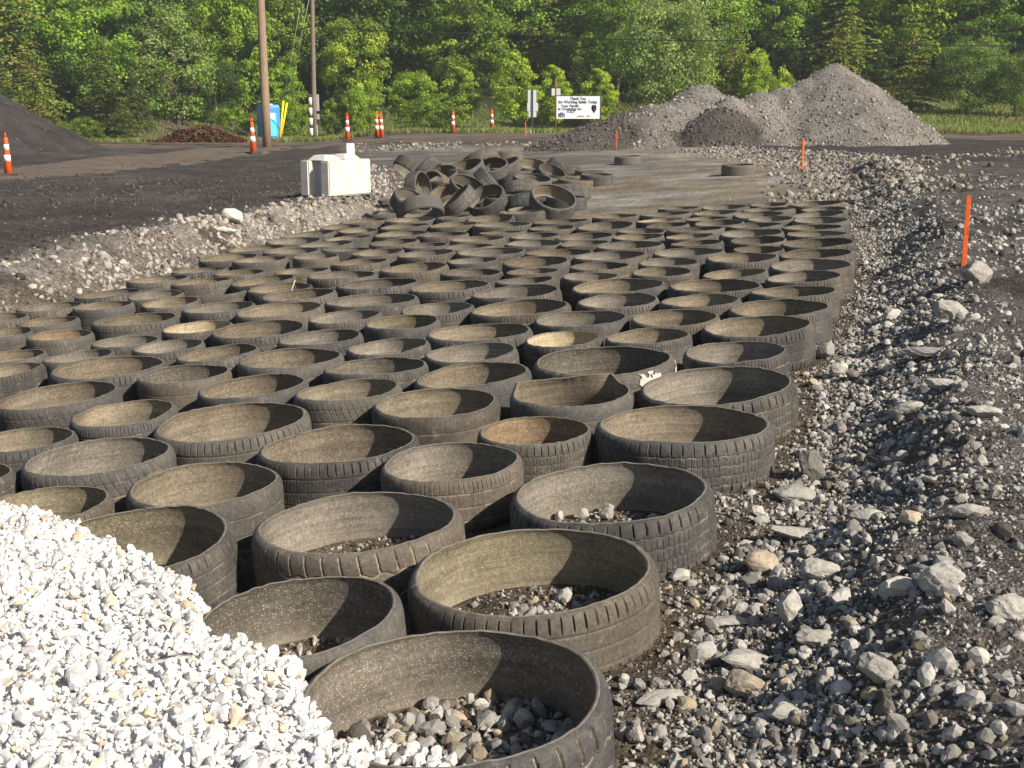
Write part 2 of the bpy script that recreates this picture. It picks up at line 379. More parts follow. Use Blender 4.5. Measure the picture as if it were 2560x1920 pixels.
# dirt road draped 12 mm over the ground
def road_mesh():
    pts = []
    for (ax, ay), (bx, by) in zip(ROAD[:-1], ROAD[1:]):
        n = int(math.hypot(bx - ax, by - ay) / .5)
        for k in range(n): pts.append((ax + (bx - ax) * k / n, ay + (by - ay) * k / n))
    P = np.array(pts)
    for _ in range(40): P[1:-1] = (P[:-2] + P[2:] + 2 * P[1:-1]) / 4
    T = np.gradient(P, axis=0); T /= np.linalg.norm(T, axis=1)[:, None]; Nn = np.stack([-T[:, 1], T[:, 0]], 1)
    s = np.linspace(-1, 1, 15); k = np.arange(len(P))
    wl = 1.5 + 1.3 * fbm(k * .11, k * 0 + 3., 4, 3); V = []
    for j, q in enumerate(s):
        w = wl * (.85 + .3 * fbm(k * .6, k * 0 + 9. * (q > 0), 8, 2))
        V.append(P + Nn * (q * w)[:, None])
    V = np.stack(V, 1); h = height(V[..., 0].ravel(), V[..., 1].ravel()).reshape(V.shape[:2])
    crown = .02 - .05 * np.abs(s)[None] ** 6
    VV = np.concatenate([V, (h + crown)[..., None]], 2).reshape(-1, 3)
    n, m = len(P), len(s); I = np.arange(n * m).reshape(n, m)
    Q = np.stack([I[:-1, :-1].ravel(), I[:-1, 1:].ravel(), I[1:, 1:].ravel(), I[1:, :-1].ravel()], 1)
    return npmesh('dirt_road', VV, Q[:, ::-1], M_ROAD, True)
tag(link('dirt_road', road_mesh()), kind='structure')

# ------------------------------------------------------------------ stones
def hull_template(seed, n=13, flat=.75, sub=0):
    r = np.random.default_rng(seed); bm = bmesh.new()
    for k in range(n):
        v = r.normal(size=3); v /= np.linalg.norm(v); v = np.sign(v) * np.abs(v) ** .62; v /= np.linalg.norm(v) ** .8; v *= (.86 + .2 * r.random()) * np.array([1, .8, flat])
        bm.verts.new(v * .5)
    res = bmesh.ops.convex_hull(bm, input=bm.verts)
    bmesh.ops.delete(bm, geom=[g for g in res['geom_interior'] if isinstance(g, bmesh.types.BMVert)], context='VERTS')
    bmesh.ops.triangulate(bm, faces=bm.faces)
    for _ in range(sub):
        bmesh.ops.subdivide_edges(bm, edges=bm.edges, cuts=1, use_grid_fill=True)
        bmesh.ops.triangulate(bm, faces=bm.faces)
        for v in bm.verts: v.co = v.co * (1 + r.normal() * .03) + Vector(r.normal(size=3)) * (.018 if _ == 0 else .007)
    bm.verts.index_update()
    V = np.array([v.co[:] for v in bm.verts]); T = np.array([[v.index for v in f.verts] for f in bm.faces]); bm.free()
    return V, T
def cut_template(seed, n=15, flat=.75, sub=2, rough=.012):
    r = np.random.default_rng(seed); bm = bmesh.new(); bmesh.ops.create_icosphere(bm, subdivisions=sub, radius=1)
    D = np.array([v.co[:] for v in bm.verts]); T = np.array([[v.index for v in f.verts] for f in bm.faces]); bm.free(); D /= np.linalg.norm(D, axis=1)[:, None]
    Nn = r.normal(size=(n, 3)); Nn = np.sign(Nn) * np.abs(Nn) ** .8; Nn /= np.linalg.norm(Nn, axis=1)[:, None]; hh = r.uniform(.36, .5, n); Nn = np.concatenate([Nn, np.eye(3), -np.eye(3)]); hh = np.concatenate([hh, np.full(6, .5)])
    dots = D @ Nn.T; rad = np.where(dots > 1e-3, hh[None] / np.maximum(dots, 1e-3), 9.).min(1); rad = np.minimum(rad, .62)
    q = D * 3.1; nz = (vnoise(q[:, 0] + q[:, 2] * .7, q[:, 1] - q[:, 2] * .5, seed) - .5) + .5 * (vnoise(q[:, 0] * 2.3 + 7, q[:, 2] * 2.3, seed + 1) - .5)
    return D * (rad * (1 + nz * .10) + r.normal(size=len(D)) * rough * .35)[:, None] * np.array([1, .82, flat]), T
TPL = [hull_template(100 + k, 14 + k % 5, .6 + .06 * (k % 6)) for k in range(14)]
def rand_rot(n, r):
    q = r.normal(size=(n, 4)); q /= np.linalg.norm(q, axis=1)[:, None]; w, x, y, z = q.T
    return np.stack([np.stack([1 - 2 * (y * y + z * z), 2 * (x * y - z * w), 2 * (x * z + y * w)], 1),
                     np.stack([2 * (x * y + z * w), 1 - 2 * (x * x + z * z), 2 * (y * z - x * w)], 1),
                     np.stack([2 * (x * z - y * w), 2 * (y * z + x * w), 1 - 2 * (x * x + y * y)], 1)], 1)
TPLB = [cut_template(200 + k, 12 + k % 6, .55 + .07 * (k % 6), 2) for k in range(12)]
def stones_mesh(name, pts, size, cols, mat, seed=1, big=.042):
    r = np.random.default_rng(seed); which = np.where(size > big, len(TPL) + r.integers(0, len(TPLB), len(pts)), r.integers(0, len(TPL), len(pts))); VV, FF, CC = [], [], []; off = 0
    for k, (V, T) in enumerate(TPL + TPLB):
        s = np.nonzero(which == k)[0]
        if not len(s): continue
        R = rand_rot(len(s), r); sc = size[s][:, None] * r.uniform(.75, 1.25, (len(s), 3))
        P = np.einsum('nij,nkj->nki', R, V[None] * sc[:, None, :]) + pts[s][:, None, :]
        VV.append(P.reshape(-1, 3)); CC.append(np.repeat(cols[s], len(V), 0))
        FF.append((T[None] + (off + np.arange(len(s)) * len(V))[:, None, None]).reshape(-1, 3)); off += len(s) * len(V)
    return npmesh(name, np.concatenate(VV), np.concatenate(FF), mat, False, np.concatenate(CC))
def powsize(n, a, b, k, r):            # power-law sizes between a and b
    u = r.random(n); return (a ** -k + u * (b ** -k - a ** -k)) ** (-1 / k)
def stone_cols(n, r, warm=.0):
    g = r.uniform(.20, .45, n)[:, None]; c = g * np.array([1.0, .965, .915])[None]
    b = r.random(n) < .20; c[b] *= np.array([.38, .355, .34]); w = r.random(n) < .05 + warm; c[w] *= np.array([1.0, .88, .70]); return c

# ------------------------------------------------------------------ tyres
H0, RO0, RI0, LIP = .22, .310, .280, .008
def outer_profile(n=52):
    z = np.concatenate([np.linspace(0, .05, 9)[:-1], np.linspace(.05, H0 - .05, n - 17), np.linspace(H0 - .05, H0, 9)[1:]])
    t = np.minimum(z, H0 - z); q = np.clip(1 - t / .05, 0, 1)
    r = RO0 - (RO0 - RI0 - LIP) * (1 - np.sqrt(np.clip(1 - q ** 2.0, 0, 1))) * 1.0
    return z, r
def groove(th, z, kind, r):
    """depth of the tread grooves (0..1) at angle th (turns) and height z"""
    d = np.zeros(np.broadcast(th, z).shape)
    def circ(zc, w, wob=0, n=30):
        return np.clip(1.5 - np.abs(z - zc - wob * np.sin(2 * PI * n * th)) / (w * .7), 0, 1)
    def lat(n, frac, z0, z1, slant=0, ph=0.):
        u = (th * n + ph + slant * (z - z0) * 20) % 1
        return np.clip((frac * .62 - np.abs(u - .5)) / .03 + .4, 0, 1) * ((z > z0) & (z < z1))
    top = H0 - .012
    if kind == 0:      # worn nearly smooth
        d = .4 * circ(.075, .004) + .4 * circ(.145, .004) + .2 * lat(64, .07, .18, top)
    elif kind == 1:    # highway ribs with shoulder slots
        d = .4 * circ(.06, .004) + .4 * circ(.11, .004) + .4 * circ(.16, .004) + lat(66, .10, .176, top) + lat(66, .10, .012, .05) + .18 * lat(132, .10, .064, .106, .3) + .18 * lat(132, .10, .114, .156, -.3)
    elif kind == 2:    # light-truck blocks
        d = .5 * circ(.05, .004, .002, 52) + .35 * circ(.085, .004, .002, 52) + .35 * circ(.125, .004, .002, 52) + .5 * circ(.165, .004, .002, 52) + lat(52, .11, .172, top) + lat(52, .11, .012, .048, 0, .5) \
            + .35 * lat(104, .09, .088, .124, .1) + .35 * lat(104, .09, .05, .085, .1, .5) + .35 * lat(104, .09, .126, .165, .1)
    elif kind == 3:    # deep shoulder lugs, zigzag
        d = .7 * circ(.075, .005, .006, 32) + .7 * circ(.145, .005, .006, 32) + lat(38, .10, .15, top, .12) + lat(38, .1, .012, .075, -.12, .5)
    elif kind == 4:    # many fine sipes
        d = .5 * circ(.055, .004) + .5 * circ(.165, .004) + .5 * circ(.11, .004) + .7 * lat(92, .12, .175, top) + .25 * lat(92, .10, .055, .165, .25) + .6 * lat(92, .12, .012, .05)
    else:              # directional
        d = .5 * circ(.11, .005) + .4 * circ(.17, .003) + .7 * lat(56, .08, .12, top, .55) + .5 * lat(56, .08, .012, .11, -.55)
    return np.clip(d, 0, 1)
def tyre_meshes(name, kind, seed, nseg=840, deform=None, dirt=False):
    r = np.random.default_rng(seed); th = np.arange(nseg) / nseg
    z, rad = outer_profile(); g = groove(th[None], z[:, None], kind, r)
    wear = .75 + .5 * vnoise(th * 9, th * 0 + seed, seed)[None]
    R = rad[:, None] - g * .0062 * np.clip(wear, 0, 1.2)
    # rim waviness
    a = r.uniform(-1, 1, 6); ph = r.uniform(0, 1, 6)
    wav = sum(a[k] * np.sin(2 * PI * ((k + 2) * th + ph[k])) / (k + 2) for k in range(6)) * .0075 + (vnoise(th * 70, th * 0 + 5., seed) - .5) * .004
    oval = sum(r.uniform(-1, 1) * np.cos(2 * PI * (k * th + r.random())) * .010 / (k - 1) for k in (2, 3))
    def place(Rr, zz):
        zz = np.broadcast_to(np.asarray(zz)[:, None], Rr.shape); wgt = (zz / H0) ** 3
        Zz = zz + wav[None] * wgt; Rr = Rr + oval[None] * (.4 + .6 * wgt)
        Rr, Zz = (deform(Rr, Zz, th[None], zz / H0, seed) if deform else (Rr, Zz))
        return np.stack([Rr * np.cos(2 * PI * th)[None], Rr * np.sin(2 * PI * th)[None], Zz], 2)
    def ringfaces(m, n, off=0):
        I = np.arange(m * n).reshape(m, n) + off; J = np.roll(I, -1, 1)
        return np.stack([I[:-1].ravel(), J[:-1].ravel(), J[1:].ravel(), I[1:].ravel()], 1)
    # outer tread + lip (the cut edge)
    lipR = np.stack([np.full(nseg, RI0 + LIP * .5), np.full(nseg, RI0)]); lipz = [H0 + .0012, H0 - .001]
    A = place(R, z); B = place(lipR, lipz); V = np.concatenate([A, B], 0); m = len(V)
    F = ringfaces(m, nseg); mi = np.zeros(len(F), int); mi[-2 * nseg:] = 1
    gc = np.zeros((m, nseg, 3)); gc[:len(z)] = g[..., None] * (vnoise(th * 40, th * 0 + 1., seed + 2)[None, :, None] > (.35 if kind == 3 else .78)); tread = npmesh(name + '_tread', V.reshape(-1, 3), F, [M_RUB, M_CUT], True, gc.reshape(-1, 3), matidx=mi); tread.set_sharp_from_angle(angle=.55)
    # inner liner
    nz = 18; zi = np.linspace(H0 - .001, .0, nz); t = np.minimum(zi, H0 - zi); q = np.clip(1 - t / .055, 0, 1)
    ri = RI0 + (RO0 - .0185 - RI0) * np.sqrt(np.clip(1 - q ** 2, 0, 1)); ri[0] = RI0; 
    L = place(np.repeat(ri[:, None], nseg, 1)[:, ::4] if False else np.repeat(ri[:, None], nseg, 1), zi)
    liner = npmesh(name + '_liner', L.reshape(-1, 3), ringfaces(nz, nseg), M_LIN, True)
    return tread, liner
TYRE = [tyre_meshes('tyre%d' % k, k % 6, 40 + k) for k in range(12)]
def fold(Rr, Zz, th, zn, seed):        # far wall slumped inward
    a = (((th - .27 + .5) % 1) - .5) * 2 * PI; ch = np.where(np.abs(a) < 1.3, .150 / np.maximum(np.cos(a), .2), 9.)
    tgt = Rr + np.minimum(ch - RI0, 0) * 1.0; tgt = np.where(np.abs(a) < 1.3, tgt, Rr); w = np.clip(zn, 0, 1) ** 1.15
    return lerp(Rr, tgt, w), Zz + w ** 1.5 * .035 * sstep(1.3, 1.0, np.abs(a))
def torn(Rr, Zz, th, zn, seed):
    d = np.abs(((th - .30 + .5) % 1) - .5); w = sstep(.30, .18, d)
    cut = 1 - w * (.30 + .35 * vnoise(th * 26, th * 0 + 2., 9) + .2 * vnoise(th * 90, th * 0, 4)); return Rr + w * zn * .012 * (vnoise(th * 40, th * 0, 7) - .5), np.minimum(Zz, H0 * cut * (zn * .1 + .9))
def torn2(Rr, Zz, th, zn, seed):
    d = np.abs(((th - .72 + .5) % 1) - .5); w = sstep(.32, .1, d)
    cut = 1 - w * (.08 + .3 * vnoise(th * 14, th * 0 + 2., 19) + .1 * vnoise(th * 70, th * 0, 4)); return Rr, np.minimum(Zz, H0 * cut * (zn * .06 + .94))
SPECIAL = {'E9': tyre_meshes('folded_tyre', 0, 71, deform=fold), 'F20': tyre_meshes('torn_tyre', 4, 72, deform=torn), 'D5': tyre_meshes('ragged_tyre', 1, 73, deform=torn2)}

RUBTONE = [(.070, .068, .069), (.058, .057, .059), (.084, .077, .070), (.066, .063, .062), (.075, .071, .069), (.095, .081, .067)]
LINTONE = {'grey': (.195, .176, .152), 'tan': (.225, .19, .142), 'brown': (.175, .146, .11), 'dark': (.125, .112, .095), 'cream': (.43, .355, .245), 'rusty': (.22, .155, .10), 'olive': (.185, .162, .112)}
TONE = {'F26': 'cream', 'G3': 'cream', 'C7': 'cream', 'I4': 'rusty', 'J3': 'rusty', 'F1': 'olive', 'J10': 'olive', 'M': 'olive', 'J12': 'dark', 'N': 'dark', 'J1': 'brown', 'J4': 'grey', 'J7': 'grey', 'J8': 'grey', 'J5': 'tan',
        'J6': 'grey', 'E7': 'tan', 'E8': 'tan', 'E1': 'olive', 'J11': 'olive', 'D14': 'tan', 'D19': 'grey', 'E4': 'grey', 'A11': 'tan', 'F22': 'brown', 'J9': 'tan', 'C24': 'dark'}
TREAD = {'M': 1, 'N': 3, 'J8': 2, 'J5': 2, 'J6': 2, 'J7': 3, 'J12': 0, 'J4': 4, 'J3': 2, 'J1': 1, 'E8': 0, 'E7': 5, 'J10': 1, 'J9': 0, 'A13': 1, 'L1': 4, 'A12': 4, 'I16': 1, 'E6': 0, 'G4': 0, 'I11': 0, 'I17': 5, 'I12': 5, 'I14': 4, 'F31': 0, 'E1': 0}
def tyre(name_id, loc, R, Hh, normal, spin, mesh, tone, rub, label, group):
    o = empty('tyre', loc, label, 'tyre', group)
    n = Vector(normal).normalized(); q = Vector((0, 0, 1)).rotation_difference(n)
    M = q.to_matrix() @ Matrix.Rotation(spin, 3, 'Z')
    o.rotation_euler = M.to_euler(); s = R / RI0; e = random.uniform(-.035, .035); o.scale = (s * (1 + e), s * (1 - e), Hh / H0)
    a = link('tread', mesh[0], o); a.color = (*rub, 1); b = link('inner_liner', mesh[1], o); b.color = (*tone, 1)
    return o
RAW = """A1 3.73 15.15 0.305;A2 3.62 14.36 0.248;A3 3.43 13.80 0.277;A4 3.30 13.19 0.277;A5 3.07 12.60 0.285;A6 2.97 11.98 0.279;A7 2.82 11.30 0.297;A8 2.65 10.66 0.291;A9 2.43 9.95 0.312;A10 2.24 9.33 0.265;A11 2.03 8.76 0.280;A12 1.80 8.13 0.314;A13 1.52 7.43 0.311;B1 2.65 15.40 0.272;B2 3.20 15.40 0.217;B3 3.06 14.73 0.287;B4 2.45 14.79 0.255;B5 2.83 14.15 0.275;B6 2.25 14.14 0.228;B6b 2.29 13.60 0.254;B7 2.84 13.57 0.239;B8 2.58 13.08 0.265;B9 2.43 12.46 0.303;B10 1.96 13.11 0.278;B11 1.81 12.44 0.228;B12 2.36 11.76 0.248;B13 1.79 11.84 0.240;B14 2.24 11.16 0.222;B15 1.63 11.27 0.295;B16 2.00 10.64 0.286;B18 1.80 9.79 0.241;B20 1.54 9.22 0.321;B21 1.34 8.59 0.264;B17 1.37 10.65 0.246;B19 1.25 10.11 0.235;C2 0.61 14.93 0.323;C3 0.47 14.29 0.264;C4 1.26 14.99 0.257;C5 1.08 14.04 0.315;C6 1.87 15.00 0.292;C7 1.72 14.24 0.256;C8 2.10 15.57 0.242;C9 1.74 13.71 0.223;C10 1.40 13.30 0.247;C11 0.80 13.21 0.295;C12 1.31 12.75 0.250;C13 0.26 13.52 0.257;C14 0.23 12.80 0.276;C15 0.75 12.55 0.233;C16 1.17 12.10 0.311;C17 0.47 11.96 0.299;C18 0.92 11.43 0.320;C19 0.23 11.25 0.284;C20 0.77 10.68 0.245;C21 0.66 10.17 0.222;C22 0.19 10.68 0.219;C23 0.85 9.56 0.348;C24 0.12 10.16 0.231;C25 0.05 9.53 0.330;C26 0.78 8.85 0.279;C27 0.08 8.74 0.317;C28 0.48 8.18 0.292;D1 -1.83 17.87 0.241;D2 -1.98 16.85 0.311;D3 -1.35 16.54 0.315;D4 -0.75 16.44 0.227;D5 -0.26 16.17 0.277;D7 -1.32 15.48 0.289;D8 -0.70 15.33 0.283;D9 -0.11 14.98 0.329;D10 -0.10 14.10 0.258;D11 -1.29 14.67 0.300;D12 -0.79 14.27 0.272;D13 -1.91 15.44 0.236;D15 -1.30 13.78 0.270;D16 -0.36 13.46 0.283;D17 -0.91 13.14 0.230;D18 -0.44 12.87 0.245;D19 -0.20 12.28 0.325;D20 -1.39 12.88 0.259;D21 -0.85 12.44 0.272;D22 -0.36 11.61 0.231;D23 -0.89 11.32 0.303;D24 -1.50 12.23 0.263;D25 -0.35 10.80 0.249;D27 -1.14 10.50 0.337;D28 -0.49 10.05 0.315;D29 -1.09 9.63 0.338;D30 -0.53 8.99 0.256;E1 -0.75 8.47 0.243;E2 -0.20 7.91 0.321;E3 -0.76 7.59 0.254;E4 -0.23 7.26 0.255;E5 -0.78 7.00 0.272;E6 -0.20 6.64 0.297;E7 -0.86 6.40 0.267;E8 -0.37 6.00 0.292;G1 1.08 7.94 0.267;G2 0.85 7.41 0.247;G3 0.33 7.50 0.226;G4 0.53 6.79 0.371;L1 1.27 6.79 0.271;F1 -3.07 13.40 0.298;F2 -2.63 12.92 0.267;F3 -2.89 14.06 0.313;F4 -2.59 14.69 0.308;F5 -2.53 15.52 0.319;F6 -2.23 16.18 0.256;F8 -2.11 14.09 0.299;F9 -2.41 13.50 0.287;F10 -2.04 12.85 0.220;F11 -1.77 13.29 0.240;F14 -3.12 12.30 0.260;F15 -2.64 11.94 0.230;F16 -2.00 11.76 0.248;F17 -2.26 11.25 0.269;D26 -1.54 11.17 0.284;D14 -1.93 14.70 0.273;F19 -2.86 11.35 0.267;F20 -2.56 10.62 0.243;F21 -2.00 10.63 0.255;F22 -1.74 10.08 0.287;F23 -2.33 9.75 0.263;F24 -1.77 9.39 0.303;F25 -1.20 8.87 0.247;F27 -1.77 8.56 0.308;F28 -1.26 8.05 0.266;F29 -1.86 7.73 0.237;F30 -1.35 7.42 0.296;F31 -1.42 6.67 0.284;H1 -3.39 11.78 0.264;H3 -3.60 10.96 0.279;H4 -3.08 10.61 0.220;H5 -3.96 10.48 0.256;H6 -3.41 10.22 0.234;H7 -2.83 10.17 0.231;H8 -2.89 9.37 0.298;F26 -2.28 8.87 0.228;I1 -4.23 9.99 0.237;I2 -3.65 9.59 0.220;I3 -3.83 9.13 0.215;I4 -3.29 8.84 0.221;I5 -2.70 8.49 0.215;I6 -2.28 8.09 0.226;I7 -3.38 8.15 0.227;I8 -2.85 7.99 0.215;I9 -3.17 7.58 0.224;I10 -2.50 7.50 0.329;I11 -1.94 7.17 0.250;I12 -2.55 6.78 0.315;I14 -2.00 6.21 0.258;I15 -2.37 5.73 0.254;I16 -1.37 5.91 0.357;I17 -1.86 5.37 0.294;I18 -2.44 5.19 0.230;J1 -0.77 5.36 0.331;J4 -0.24 4.91 0.267;J7 -0.55 4.29 0.343;J3 0.11 5.35 0.236;J5 0.77 5.29 0.347;J6 1.05 6.04 0.359;J8 0.39 4.42 0.353;E9 0.31 6.05 0.286;J9 -1.26 4.87 0.284;J10 -1.35 4.19 0.326;J11 -1.89 4.71 0.258;J12 -0.62 3.43 0.284;M 0.08 3.69 0.353;N -0.14 2.88 0.365;X1 -2.95 6.05 0.270;X2 -3.45 6.75 0.280;X3 -3.95 7.50 0.270;X6 -4.45 8.60 0.270;X7 -4.75 9.35 0.270;D6 0.17 16.59 0.260"""
TY = []
for e in RAW.split(';'):
    n, x, y, r = e.split(); TY.append((n, float(x), float(y), float(r)))
ORD = ['zeroth', 'first', 'second', 'third', 'fourth', 'fifth', 'sixth', 'seventh', 'eighth', 'ninth', 'tenth', 'eleventh', 'twelfth', 'thirteenth', 'fourteenth', 'fifteenth', 'sixteenth', 'seventeenth', 'eighteenth', 'nineteenth', 'twentieth']
EDGE = ['N', 'M', 'J8', 'J5', 'J6', 'L1', 'A13', 'A12', 'A11', 'A10', 'A9', 'A8', 'A7', 'A6', 'A5', 'A4', 'A3', 'A2', 'A1']
pos = {n: (x, y) for n, x, y, r in TY}
def img_y(x, y): z = .2 + .0647 * x - CAM_Z; d = Vector((x, y, z)); return H_PX / 2 - F_PX * d.dot(UP) / d.dot(FWD)
ey = [img_y(*pos[n]) for n in EDGE]
rows = {}
for n, x, y, r in TY:
    k = EDGE.index(n) if n in EDGE else int(np.argmin([abs(img_y(x, y) - v) for v in ey])); rows.setdefault(k, []).append((-x, n))
where = {}
for k, l in rows.items():
    for j, (_, n) in enumerate(sorted(l)): where[n] = (k + 1, j + 1)
CUSTOM = {'N': 'largest black tyre ring, nearest the camera at the bottom edge', 'E9': 'tyre whose far wall has slumped inward, its rim folded toward the viewer',
          'F20': 'half-height tyre with a ragged torn rim in the left middle of the bed', 'D5': 'tyre with a pale jagged cut rim just in front of the tyre pile',
          'G4': 'wide tyre with white paint smears on its right shoulder', 'F26': 'tyre with bright tan plaster-like inner lining at the left of the bed',
          'G3': 'small tyre with a cream inner lining right of the bed centre', 'M': 'big olive-lined tyre behind the nearest one, beside the rubble', 'J12': 'dark-lined tyre half filled by the white stone heap',
          'J10': 'olive-lined tyre with its near rim buried in white stone', 'J7': 'wide tyre with chunky zigzag shoulder lugs, pale dirt in the grooves', 'F21': 'tyre with a thin dry straw standing inside it',
          'C7': 'tyre with a bright cream inner wall in the far bed, near the bare ground'}
for i, (n, x, y, R) in enumerate(TY):
    rr = np.random.default_rng(900 + i)
    Hh = max(.212, .12 + .36 * R + rr.normal() * .006)
    ztop = .2 + .0647 * x + (0 if n in ('N', 'M', 'J8') else rr.normal() * .006)
    tone = TONE.get(n) or str(rr.choice(['grey', 'tan', 'brown', 'grey', 'tan', 'dark', 'brown']))
    sz = 'wide' if R > .305 else 'small' if R < .25 else 'mid-sized'
    k, j = where[n]
    lab = CUSTOM.get(n) or '%s %s-lined tyre in the bed, %s from the right in the %s row back' % (sz, tone, ORD[min(j, 20)], ORD[k])
    c = np.array(LINTONE[tone]) * rr.uniform(.88, 1.12)
    rub = np.array(RUBTONE[rr.integers(len(RUBTONE))]) * rr.uniform(.68, 1.15)
    if n in ('J7', 'J4'): rub = np.array((.11, .092, .078))
    kind = TREAD.get(n); m = SPECIAL.get(n) or TYRE[(kind + 6 * int(rr.integers(2))) if kind is not None else int(rr.integers(12))]
    spin = 0.0 if n in SPECIAL or n == 'G4' else rr.uniform(0, 2 * PI)
    nrm = (-.0647 + rr.normal() * .018, rr.normal() * .016, 1)
    to = tyre(n, (x, y, ztop - Hh), R, Hh, nrm, spin, m, tuple(c), tuple(rub), lab, 'tyres laid flat in the bed')
    if n == 'G4':
        for a0, wd in ((-57, 13), (-9, 11)):       # white paint smeared over the shoulder, following its profile
            zz_, rr_ = outer_profile(); sel = np.nonzero((zz_ > .095) & (zz_ < .214))[0]; aa = np.radians(np.linspace(a0 - wd, a0 + wd, 40)); A2, K2 = np.meshgrid(aa, sel); rad2 = rr_[K2] + .0035
            V2 = np.stack([rad2 * np.cos(A2), rad2 * np.sin(A2), zz_[K2] + .001], 2).reshape(-1, 3); I2 = np.arange(len(V2)).reshape(A2.shape)
            mask = (fbm(np.degrees(A2) * .16, zz_[K2] * 26, 5, 4) + .30 - .5 * (np.abs(np.degrees(A2) - a0) / wd) ** 2 - .35 * np.abs(zz_[K2] - .165) / .06) > .44
            Q2 = np.stack([I2[:-1, :-1].ravel(), I2[:-1, 1:].ravel(), I2[1:, 1:].ravel(), I2[1:, :-1].ravel()], 1); Q2 = Q2[mask.ravel()[Q2].all(1)]
            if len(Q2): link('paint_smear', npmesh('paint_smear', V2, Q2, M_PAINTW, True), to)

# the heap of loose tyres at the far end; pixels measured on the photograph give the line of sight, depth is set by size
def qpix(cx, cy): return 940 + cx / 3.95, 360 + cy / 3.95
PILE = [  # cx, cy, depth, outer radius, normal, tone, label
 (1745, 600, 17.5, .335, (.18, -.45, .85), 'tan', 'large tilted tyre at the right front of the heap, opening toward the camera'),
 (1095, 590, 18.2, .30, (-.35, -.48, .80), 'dark', 'tyre tipped forward in the middle front of the heap, dark inside'),
 (810, 580, 17.9, .30, (-.62, -.12, .74), 'dark', 'tyre leaning steeply to the left at the front of the heap'),
 (345, 600, 17.9, .30, (.45, -.32, .84), 'grey', 'tyre tilted right at the left front corner of the heap'),
 (445, 655, 17.35, .32, (-.22, .48, .85), 'dark', 'tyre showing only its blocky tread at the left front of the heap'),
 (415, 440, 19.0, .27, (.90, -.38, .15), 'grey', 'tyre standing on edge near the left of the heap'),
 (565, 450, 19.4, .29, (-.52, -.72, .35), 'dark', 'tan-dusted tyre on edge beside the standing one'),
 (640, 340, 20.3, .31, (-.2, -.36, .9), 'dark', 'tyre with a dark open mouth in the left back of the heap'),
 (500, 275, 21.0, .28, (-.7, .25, .62), 'dark', 'small upright grey tyre at the left back of the heap'),
 (340, 255, 22.0, .31, (.55, .35, .74), 'dark', 'tyre lying on the bank, farthest left in the heap'),
 (870, 275, 21.0, .36, (-.28, -.25, .92), 'dark', 'widest tyre high on the heap, tilted left'),
 (1035, 165, 21.6, .33, (-.40, .32, .86), 'dark', 'brown tyre leaning across the very top of the heap'),
 (1125, 255, 21.3, .31, (-.12, -.38, .92), 'dark', 'tyre with another leaning over its mouth near the top'),
 (1300, 128, 23.2, .30, (.0, .06, 1), 'dark', 'dusty pale tyre lying flat on the top of the heap'),
 (1285, 235, 22.6, .28, (-.32, -.2, .92), 'dark', 'tyre under the flat pale one at the top of the heap'),
 (1525, 240, 24.4, .31, (.1, -.32, .94), 'tan', 'tyre with an open mouth at the right shoulder of the heap'),
 (1725, 320, 24.0, .29, (.32, -.38, .87), 'dark', 'dark-mouthed tyre at the right end of the heap'),
 (1800, 300, 24.9, .28, (.72, .12, .68), 'dark', 'tyre leaning away at the right end of the heap'),
 (1370, 350, 22.0, .33, (-.1, .2, .97), 'dark', 'tyre lying flat in the middle of the heap'),
 (1540, 385, 21.2, .34, (.1, -.16, .98), 'dark', 'flat tyre showing a dark crescent at the heap centre right'),
 (1120, 392, 19.8, .30, (.74, .05, .67), 'dark', 'tyre standing diagonally in the middle of the heap, tread forward'),
 (900, 450, 19.0, .29, (.34, -.38, .86), 'dark', 'pale-rimmed tyre behind the left-leaning one'),
 (715, 545, 18.7, .29, (-.2, -.5, .85), 'brown', 'tyre half hidden behind the left-leaning one'),
 (1435, 475, 19.7, .36, (-.08, .42, .9), 'dark', 'wide arching tyre in the right middle of the heap'),
 (1440, 585, 18.5, .26, (-.1, .3, .95), 'dark', 'dark wet tyre low at the front of the heap'),
 (1800, 465, 19.6, .36, (.0, .1, 1), 'dark', 'flat tyre behind the large tilted one on the right'),
 (1880, 585, 18.7, .31, (0, 0, 1), 'dark', 'flat tyre on the ground at the right front of the heap'),
 (900, 345, 20.5, .34, (.12, .2, .96), 'dark', 'flat tyre beneath the widest one in the heap'),
 (1890, 235, 27.0, .31, (.03, .02, 1), 'dark', 'flat tyre lying apart, behind the right of the heap'),
 (2110, 322, 25.0, .31, (.03, .02, 1), 'dark', 'flat grey tyre lying alone, rightmost beside the heap'),
 (1965, 397, 22.6, .33, (.05, .02, 1), 'tan', 'brown tyre lying flat against the right end of the heap'),
]
for k, (cx, cy, dep, R, nn, tone, lab) in enumerate(PILE):
    rr = np.random.default_rng(300 + k); px, py = qpix(cx, cy); p = at_depth(px, py, dep)
    n = Vector(nn).normalized(); Hh = .20; g = hz(p.x, p.y)
    low = R * math.sqrt(max(0, 1 - n.z ** 2)) + n.z * Hh / 2
    if p.z - low < g: p.z = g + low - .015
    if n.z > .985 and k in (26, 28, 29, 30): p.z = g + Hh / 2
    rub = np.array(RUBTONE[rr.integers(len(RUBTONE))]) * rr.uniform(.75, 1.15)
    if k in (6, 13, 30): rub = np.array((.125, .103, .075))
    if k == 24: rub = np.array((.03, .035, .045))
    s = R / RO0
    tyre('p', p - n * Hh / 2, RI0 * s, Hh, n, rr.uniform(0, 6), TYRE[int(rr.integers(12))], tuple(np.array(LINTONE[tone])), tuple(rub), lab, 'tyres thrown on the loose heap')
